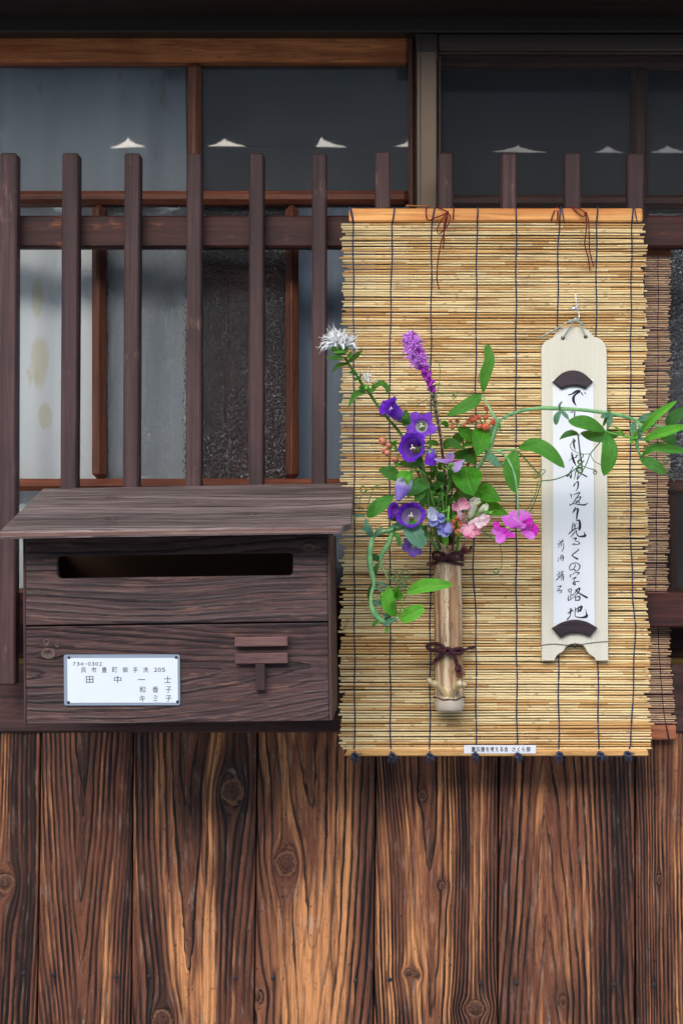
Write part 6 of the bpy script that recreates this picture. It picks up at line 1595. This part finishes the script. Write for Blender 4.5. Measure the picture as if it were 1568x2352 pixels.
vleaf(vA, [(600, 1690, .168), (640, 1830, .186), (765, 1995, .188)], 235, 3.136, g_blue, prof='blunt', par=pl_); vleaf(vA, [(130, 1880, .184), (60, 1760, .188), (35, 1630, .182)], 90, 3.136, g_blue, prof='strap', par=pl_)
vleaf(vA, [(40, 1615, .180), (-30, 1605, .182), (-120, 1625, .184)], 40, 3.136, g_blue, par=pl_); vleaf(vA, [(140, 1880, .184), (190, 1820, .192), (245, 1745, .192)], 70, 3.136, g_blue, par=pl_); vleaf(vA, [(120, 1880, .184), (60, 1800, .19), (-40, 1760, .19)], 56, 3.136, g_blue, par=pl_)
vleaf(vA, [(390, 1810, .178), (440, 1880, .186), (475, 2000, .186)], 66, 3.136, g_camp, par=pl_); vleaf(vA, [(390, 1810, .178), (400, 1770, .186), (390, 1740, .186)], 40, 3.136, g_camp, par=pl_)
stem(pl_, 'branch', [vA(370, 1830, .178), vA(320, 1960, .176), vA(240, 2100, .174), vD(385, 610, .174), vD(420, 690, .176), vD(440, 730, .178)], [.0030, .0034, .0026, .0008, .0007], s_pea, 7, .4, (0, 1, 0))
vleaf(vA, [(560, 1690, .165), (420, 1740, .172), (220, 1850, .176)], 90, 3.136, g_blue, prof='strap', par=pl_)
vleaf(vD, [(378, 600, .174), (345, 575, .178), (310, 600, .178)], 52, 1.7422, g_pead, prof='lance', par=pl_); vleaf(vD, [(372, 610, .174), (350, 660, .178), (335, 740, .178)], 36, 1.7422, g_pead, par=pl_)
vleaf(vD, [(325, 760, .188), (308, 820, .186), (305, 880, .186)], 30, 1.7422, g_pead, par=pl_); vleaf(vD, [(345, 750, .19), (400, 760, .194), (440, 785, .194)], 26, 1.7422, g_blue, par=pl_); vleaf(vD, [(345, 775, .19), (380, 795, .194), (410, 815, .194)], 26, 1.7422, g_blue, par=pl_)
vleaf(vD, [(496, 985, .2), (440, 900, .212), (445, 775, .212)], 96, 1.7422, g_peabright, .3, par=pl_); vleaf(vD, [(520, 1000, .2), (590, 975, .212), (685, 925, .212)], 110, 1.7422, g_peabright, .3, prof='blunt', par=pl_); vleaf(vD, [(565, 818, .206), (700, 775, .216), (892, 765, .214)], 100, 1.7422, g_peabright, .35, par=pl_)
vleaf(vD, [(335, 880, .186), (380, 895, .192), (440, 900, .192)], 50, 1.7422, g_blue, par=pl_); vleaf(vD, [(500, 992, .2), (440, 1025, .206), (400, 1050, .204)], 34, 1.7422, g_blue, par=pl_); vleaf(vD, [(380, 1010, .198), (350, 1030, .202), (330, 1060, .202)], 26, 1.7422, g_pea, par=pl_); vleaf(vD, [(410, 1015, .198), (440, 975, .206), (400, 985, .206)], 34, 1.7422, g_blue, par=pl_)
stem(pl_, 'branch', [vD(510, 990, .2), vD(540, 900, .206), vD(575, 820, .206)], .0008, s_calyx)
for k in range(14):
    a = k * 2.4; x, y = 500 + 55 * math.cos(a) * ((k % 5) / 5 + .3), 830 + 45 * math.sin(a) * ((k % 4) / 4 + .4)
    vleaf(vD, [(490, 860, .2), ((490 + x) / 2 + 6, (860 + y) / 2, .208), (x, y - 10, .210 + .002 * (k % 3))], 18 + 3 * (k % 4), 1.7422, g_peabright, par=pl_)
mb = MB()
for k in range(16):
    a = k * 2.4; p = vD(428, 1085, .2) + Vector((math.cos(a) * UD(9), math.sin(a) * UD(9), UD(12) * math.sin(k * 1.7))); mb.add(*sphere(p, UD(7), (0, 0, 1), 1.2, 6, 4)[:2])
mb.build('bud_cluster', s_calyx, pl_)
stem(pl_, 'branch', [vD(410, 1020, .198), vD(425, 1050, .2), vD(428, 1085, .2)], .0009, s_calyx)
for (x, y) in ((375, 860), (395, 835)): obj('bud', *sphere(vD(x, y, .2), UD(11), (.3, 0, 1), 1.6, 7, 5)[:2], s_calyx, pl_)
tendril(pl_, vD, [(290, 240, .18), (320, 140, .18), (350, 80, .178), (430, 60, .176)], .0007); tendril(pl_, vD, [(350, 85, .178), (290, 110, .178)] + curlp(265, 100, .178, 26, 2, 0), .0005); tendril(pl_, vD, [(345, 90, .178), (400, 100, .176), (440, 90, .176)], .0005); tendril(pl_, vD, [(290, 110, .178), (250, 150, .178), (235, 230, .178)] + curlp(250, 240, .178, 18, 1.2, 3), .0005)
for (cx, cy, r) in ((470, 690, 40), (560, 690, 34), (550, 760, 26), (500, 720, 30)):
    tendril(pl_, vD, [(500, 850, .204), ((500 + cx) / 2 + 14, (850 + cy) / 2, .206)] + curlp(cx, cy, .208, r, 1.7, .6), .0006)
tendril(pl_, vD, [(400, 870, .196), (395, 930, .196), (370, 985, .196), (375, 940, .196)], .0005)

# ---- lilac sweet pea, faded blue sweet peas, snapdragon
sp_ = thing('sweet_pea', 'pale lilac sweet pea flower open sideways above the broad tutsan leaf', 'flower', tuple(MOUTH))
stem(sp_, 'stem', [mouth(.001, -.006), vA(1040, 1500, .150), vA(1085, 1200, .160), vA(1080, 1060, .172), vA(1110, 980, .178)], .0010, s_green)
f1_ = petal(sp_, 'flower', vA(1090, 945, .178), vA(1255, 950, .192), U(235), p_lil, (.25, -1, .5), 0, -.35, .10, .15)
petal(f1_, 'banner_lobe', vA(1110, 940, .176), vA(1085, 812, .182), U(130), p_lil, (-.2, -1, .2), 0, .3, .12, .1); petal(f1_, 'wing', vA(1150, 905, .180), vA(892, 895, .196), U(88), p_lil, (0, -.8, .8), 0, -.4, .06, .05)
petal(f1_, 'wing', vA(1130, 960, .180), vA(1215, 1035, .190), U(110), p_lil, (.2, -1, 0), 0, .3, .1, .1); petal(f1_, 'keel', vA(1120, 930, .18), vA(1010, 945, .19), U(60), p_lil, (0, -1, .5), .2, .3, .05, .1)
mb = MB()
for pts in ([(1110, 965), (1060, 980), (1070, 1020), (1090, 1010)], [(1110, 960), (1020, 950), (1000, 990), (1030, 1025), (1060, 1010)], [(1130, 975), (1135, 1010), (1120, 1035)], [(1140, 970), (1160, 1000), (1165, 1030)]): mb.add(*tube([Vector(q) for q in cr([tuple(vA(x, y, .184)) for x, y in pts], 5)], [.0012 - .00003 * i for i in range(5 * (len(pts) - 1) + 1)], 5))
mb.add(*sphere(vA(1120, 965, .180), U(28), (0, 0, 1), 1.1, 8, 6)[:2]); obj('calyx', mb.v, mb.f, s_calyx, f1_)

bl = thing('blue_sweet_pea', 'wilting pale blue sweet peas nodding over the vase mouth', 'flower', tuple(MOUTH))
stem(bl, 'stem', [mouth(-.001, -.008), vA(1020, 1720, .155), vA(1010, 1500, .160), vA(990, 1290, .160), vA(985, 1220, .158)], .0010, s_green)
stem(bl, 'flower_stalk', [vA(1040, 1540, .160), vA(1080, 1500, .176), vA(1070, 1640, .180)], .0011, s_calyx); stem(bl, 'flower_stalk', [vA(1075, 1530, .174), vA(1010, 1560, .178), vA(945, 1540, .180)], .0009, s_calyx)
def crumple(par, pts, mat, w):
    first = None
    for (x, y, x2, y2, k) in pts:
        o_ = petal(first or par, 'flower' if first is None else 'petal', vA(x, y, .178 + .002 * (k % 3)), vA(x2, y2, .186 + .004 * (k % 3)), U(w * (1 + .15 * (k % 3))), mat, (.35 * math.sin(k * 2.1), -1, .4 * math.cos(k * 1.7)), 0, .5, .30, .15)
        first = first or o_
    return first
crumple(bl, [(950, 1560, 850, 1600, 0), (930, 1530, 810, 1570, 1), (940, 1560, 830, 1650, 2)], p_wb, 110)
crumple(bl, [(930, 1560, 900, 1680, 0), (950, 1600, 1000, 1690, 1), (920, 1620, 850, 1740, 2), (940, 1650, 950, 1770, 3), (960, 1560, 970, 1640, 4)], p_blu, 105)
f_ = crumple(bl, [(1065, 1680, 950, 1850, 0), (1065, 1690, 1020, 1880, 1), (1070, 1690, 1100, 1820, 2), (1060, 1700, 990, 1780, 3)], p_blu, 115)
mb = MB()
for k in range(5):
    a = k * 1.257; q = vA(1068, 1650, .180); mb.add(*tube([q, q + Vector((math.cos(a) * U(42), math.sin(a) * U(36), -U(46)))], [U(18), U(6)], 5))
mb.add(*sphere(vA(1068, 1662, .180), U(34), (0, 0, 1), 1.1, 8, 6)[:2]); obj('calyx', mb.v, mb.f, s_calyx, f_)
for (x, y, x2, y2) in ((945, 1545, 920, 1500), (945, 1545, 980, 1510), (945, 1545, 990, 1570), (990, 1310, 1000, 1220), (985, 1330, 940, 1330), (990, 1340, 1040, 1350), (930, 1340, 860, 1300), (1010, 1420, 960, 1400)):
    leaf(bl, 'leaf', [vA(x, y, .176), vA((x + x2) / 2, (y + y2) / 2, .182), vA(x2, y2, .180)], U(34), g_camp, (0, -1, .3), .3, prof='lance', n=8, hw=3)

sn = thing('snapdragon', 'pink and cream snapdragon spike lying right over the vase mouth', 'flower', tuple(MOUTH))
stem(sn, 'stem', [mouth(.010, -.008), vD(935, 430, .165), vD(965, 350, .178), vD(1020, 290, .188), vD(1090, 252, .194), vD(1160, 262, .196)], [.002, .0022, .0022, .0012], s_calyx)
for i, (x, y, x2, y2) in enumerate(((1010, 300, 1015, 265), (960, 345, 985, 380), (1040, 275, 1060, 245), (985, 320, 955, 290), (1080, 255, 1090, 225), (940, 420, 915, 395))): leaf(sn, 'leaf', [vD(x, y, .186), vD((x + x2) / 2, (y + y2) / 2, .192), vD(x2, y2, .192)], UD(26), g_peabright, (0, -1, .3), .3, n=8, hw=3)
def snap(base, tip, r, tubemat, lips, lipmat, face=(0, -1, .2)):
    b, t_ = vD(*base), vD(*tip)
    pts = [b, b.lerp(t_, .35), b.lerp(t_, .7), t_]
    o_ = obj('flower', *tube([Vector(p) for p in cr([tuple(p) for p in pts], 4)], [UD(r) * k for k in np.interp(np.linspace(0, 1, 13), [0, .2, .6, 1], [.45, .8, 1.0, .8])], 9), tubemat, sn)
    me = o_.data; n = len(me.vertices); a = me.attributes.new('lf', 'FLOAT_VECTOR', 'POINT')
    dat = []
    for i in range(n): dat += [i / n, (i % 9) / 9, rngp.random()]
    a.data.foreach_set('vector', dat)
    for (x, y, x2, y2, w, dd) in lips: petal(o_, 'lip', vD(x, y, tip[2] + dd), vD(x2, y2, tip[2] + dd + .006), UD(w), lipmat, face, 0, .35, .26, .2)
    return o_
snap((955, 320, .186), (932, 255, .190), 20, p_ppk, [(935, 255, 895, 200, 66, .002), (940, 250, 965, 155, 72, .004), (945, 240, 1005, 195, 60, .006), (930, 240, 905, 245, 44, .008)], p_pink)
snap((1010, 300, .190), (1040, 180, .198), 30, p_wht, [(1030, 200, 1052, 155, 46, .004), (1045, 205, 1075, 165, 40, .006), (1030, 210, 1015, 165, 40, .008)], p_wht)
snap((1070, 265, .192), (1112, 215, .200), 20, p_wht, [(1105, 225, 1138, 210, 40, .004), (1110, 235, 1135, 235, 36, .006)], p_wht)
snap((1000, 350, .186), (1085, 310, .200), 30, p_ppk, [(1080, 315, 1150, 300, 60, .004), (1085, 325, 1125, 350, 52, .006), (1075, 300, 1120, 280, 46, .008), (1040, 335, 1100, 360, 50, .008)], p_ppk)
snap((960, 350, .180), (985, 375, .192), 26, p_pink, [(990, 360, 955, 405, 66, .006), (1000, 365, 1000, 445, 84, .010), (1010, 370, 1080, 410, 74, .008), (1000, 360, 1050, 355, 56, .006), (980, 365, 985, 430, 60, .012), (1000, 380, 1040, 435, 56, .013)], p_pink)
snap((985, 330, .184), (960, 290, .19), 22, p_pink, [(965, 300, 955, 270, 40, .004)], p_pink)
for (x, y, r) in ((1128, 262, 15), (1150, 268, 13), (1110, 250, 14), (1158, 258, 9)): obj('bud', *sphere(vD(x, y, .199), UD(r), (1, 0, .3), 1.2, 8, 6)[:2], s_calyx, sn)

# ---- filling greenery low in the bunch
fg = thing('leafy_sprig', 'dark leafy sprigs filling the bunch just above the vase mouth', 'foliage', tuple(MOUTH))
rg = random.Random(88)
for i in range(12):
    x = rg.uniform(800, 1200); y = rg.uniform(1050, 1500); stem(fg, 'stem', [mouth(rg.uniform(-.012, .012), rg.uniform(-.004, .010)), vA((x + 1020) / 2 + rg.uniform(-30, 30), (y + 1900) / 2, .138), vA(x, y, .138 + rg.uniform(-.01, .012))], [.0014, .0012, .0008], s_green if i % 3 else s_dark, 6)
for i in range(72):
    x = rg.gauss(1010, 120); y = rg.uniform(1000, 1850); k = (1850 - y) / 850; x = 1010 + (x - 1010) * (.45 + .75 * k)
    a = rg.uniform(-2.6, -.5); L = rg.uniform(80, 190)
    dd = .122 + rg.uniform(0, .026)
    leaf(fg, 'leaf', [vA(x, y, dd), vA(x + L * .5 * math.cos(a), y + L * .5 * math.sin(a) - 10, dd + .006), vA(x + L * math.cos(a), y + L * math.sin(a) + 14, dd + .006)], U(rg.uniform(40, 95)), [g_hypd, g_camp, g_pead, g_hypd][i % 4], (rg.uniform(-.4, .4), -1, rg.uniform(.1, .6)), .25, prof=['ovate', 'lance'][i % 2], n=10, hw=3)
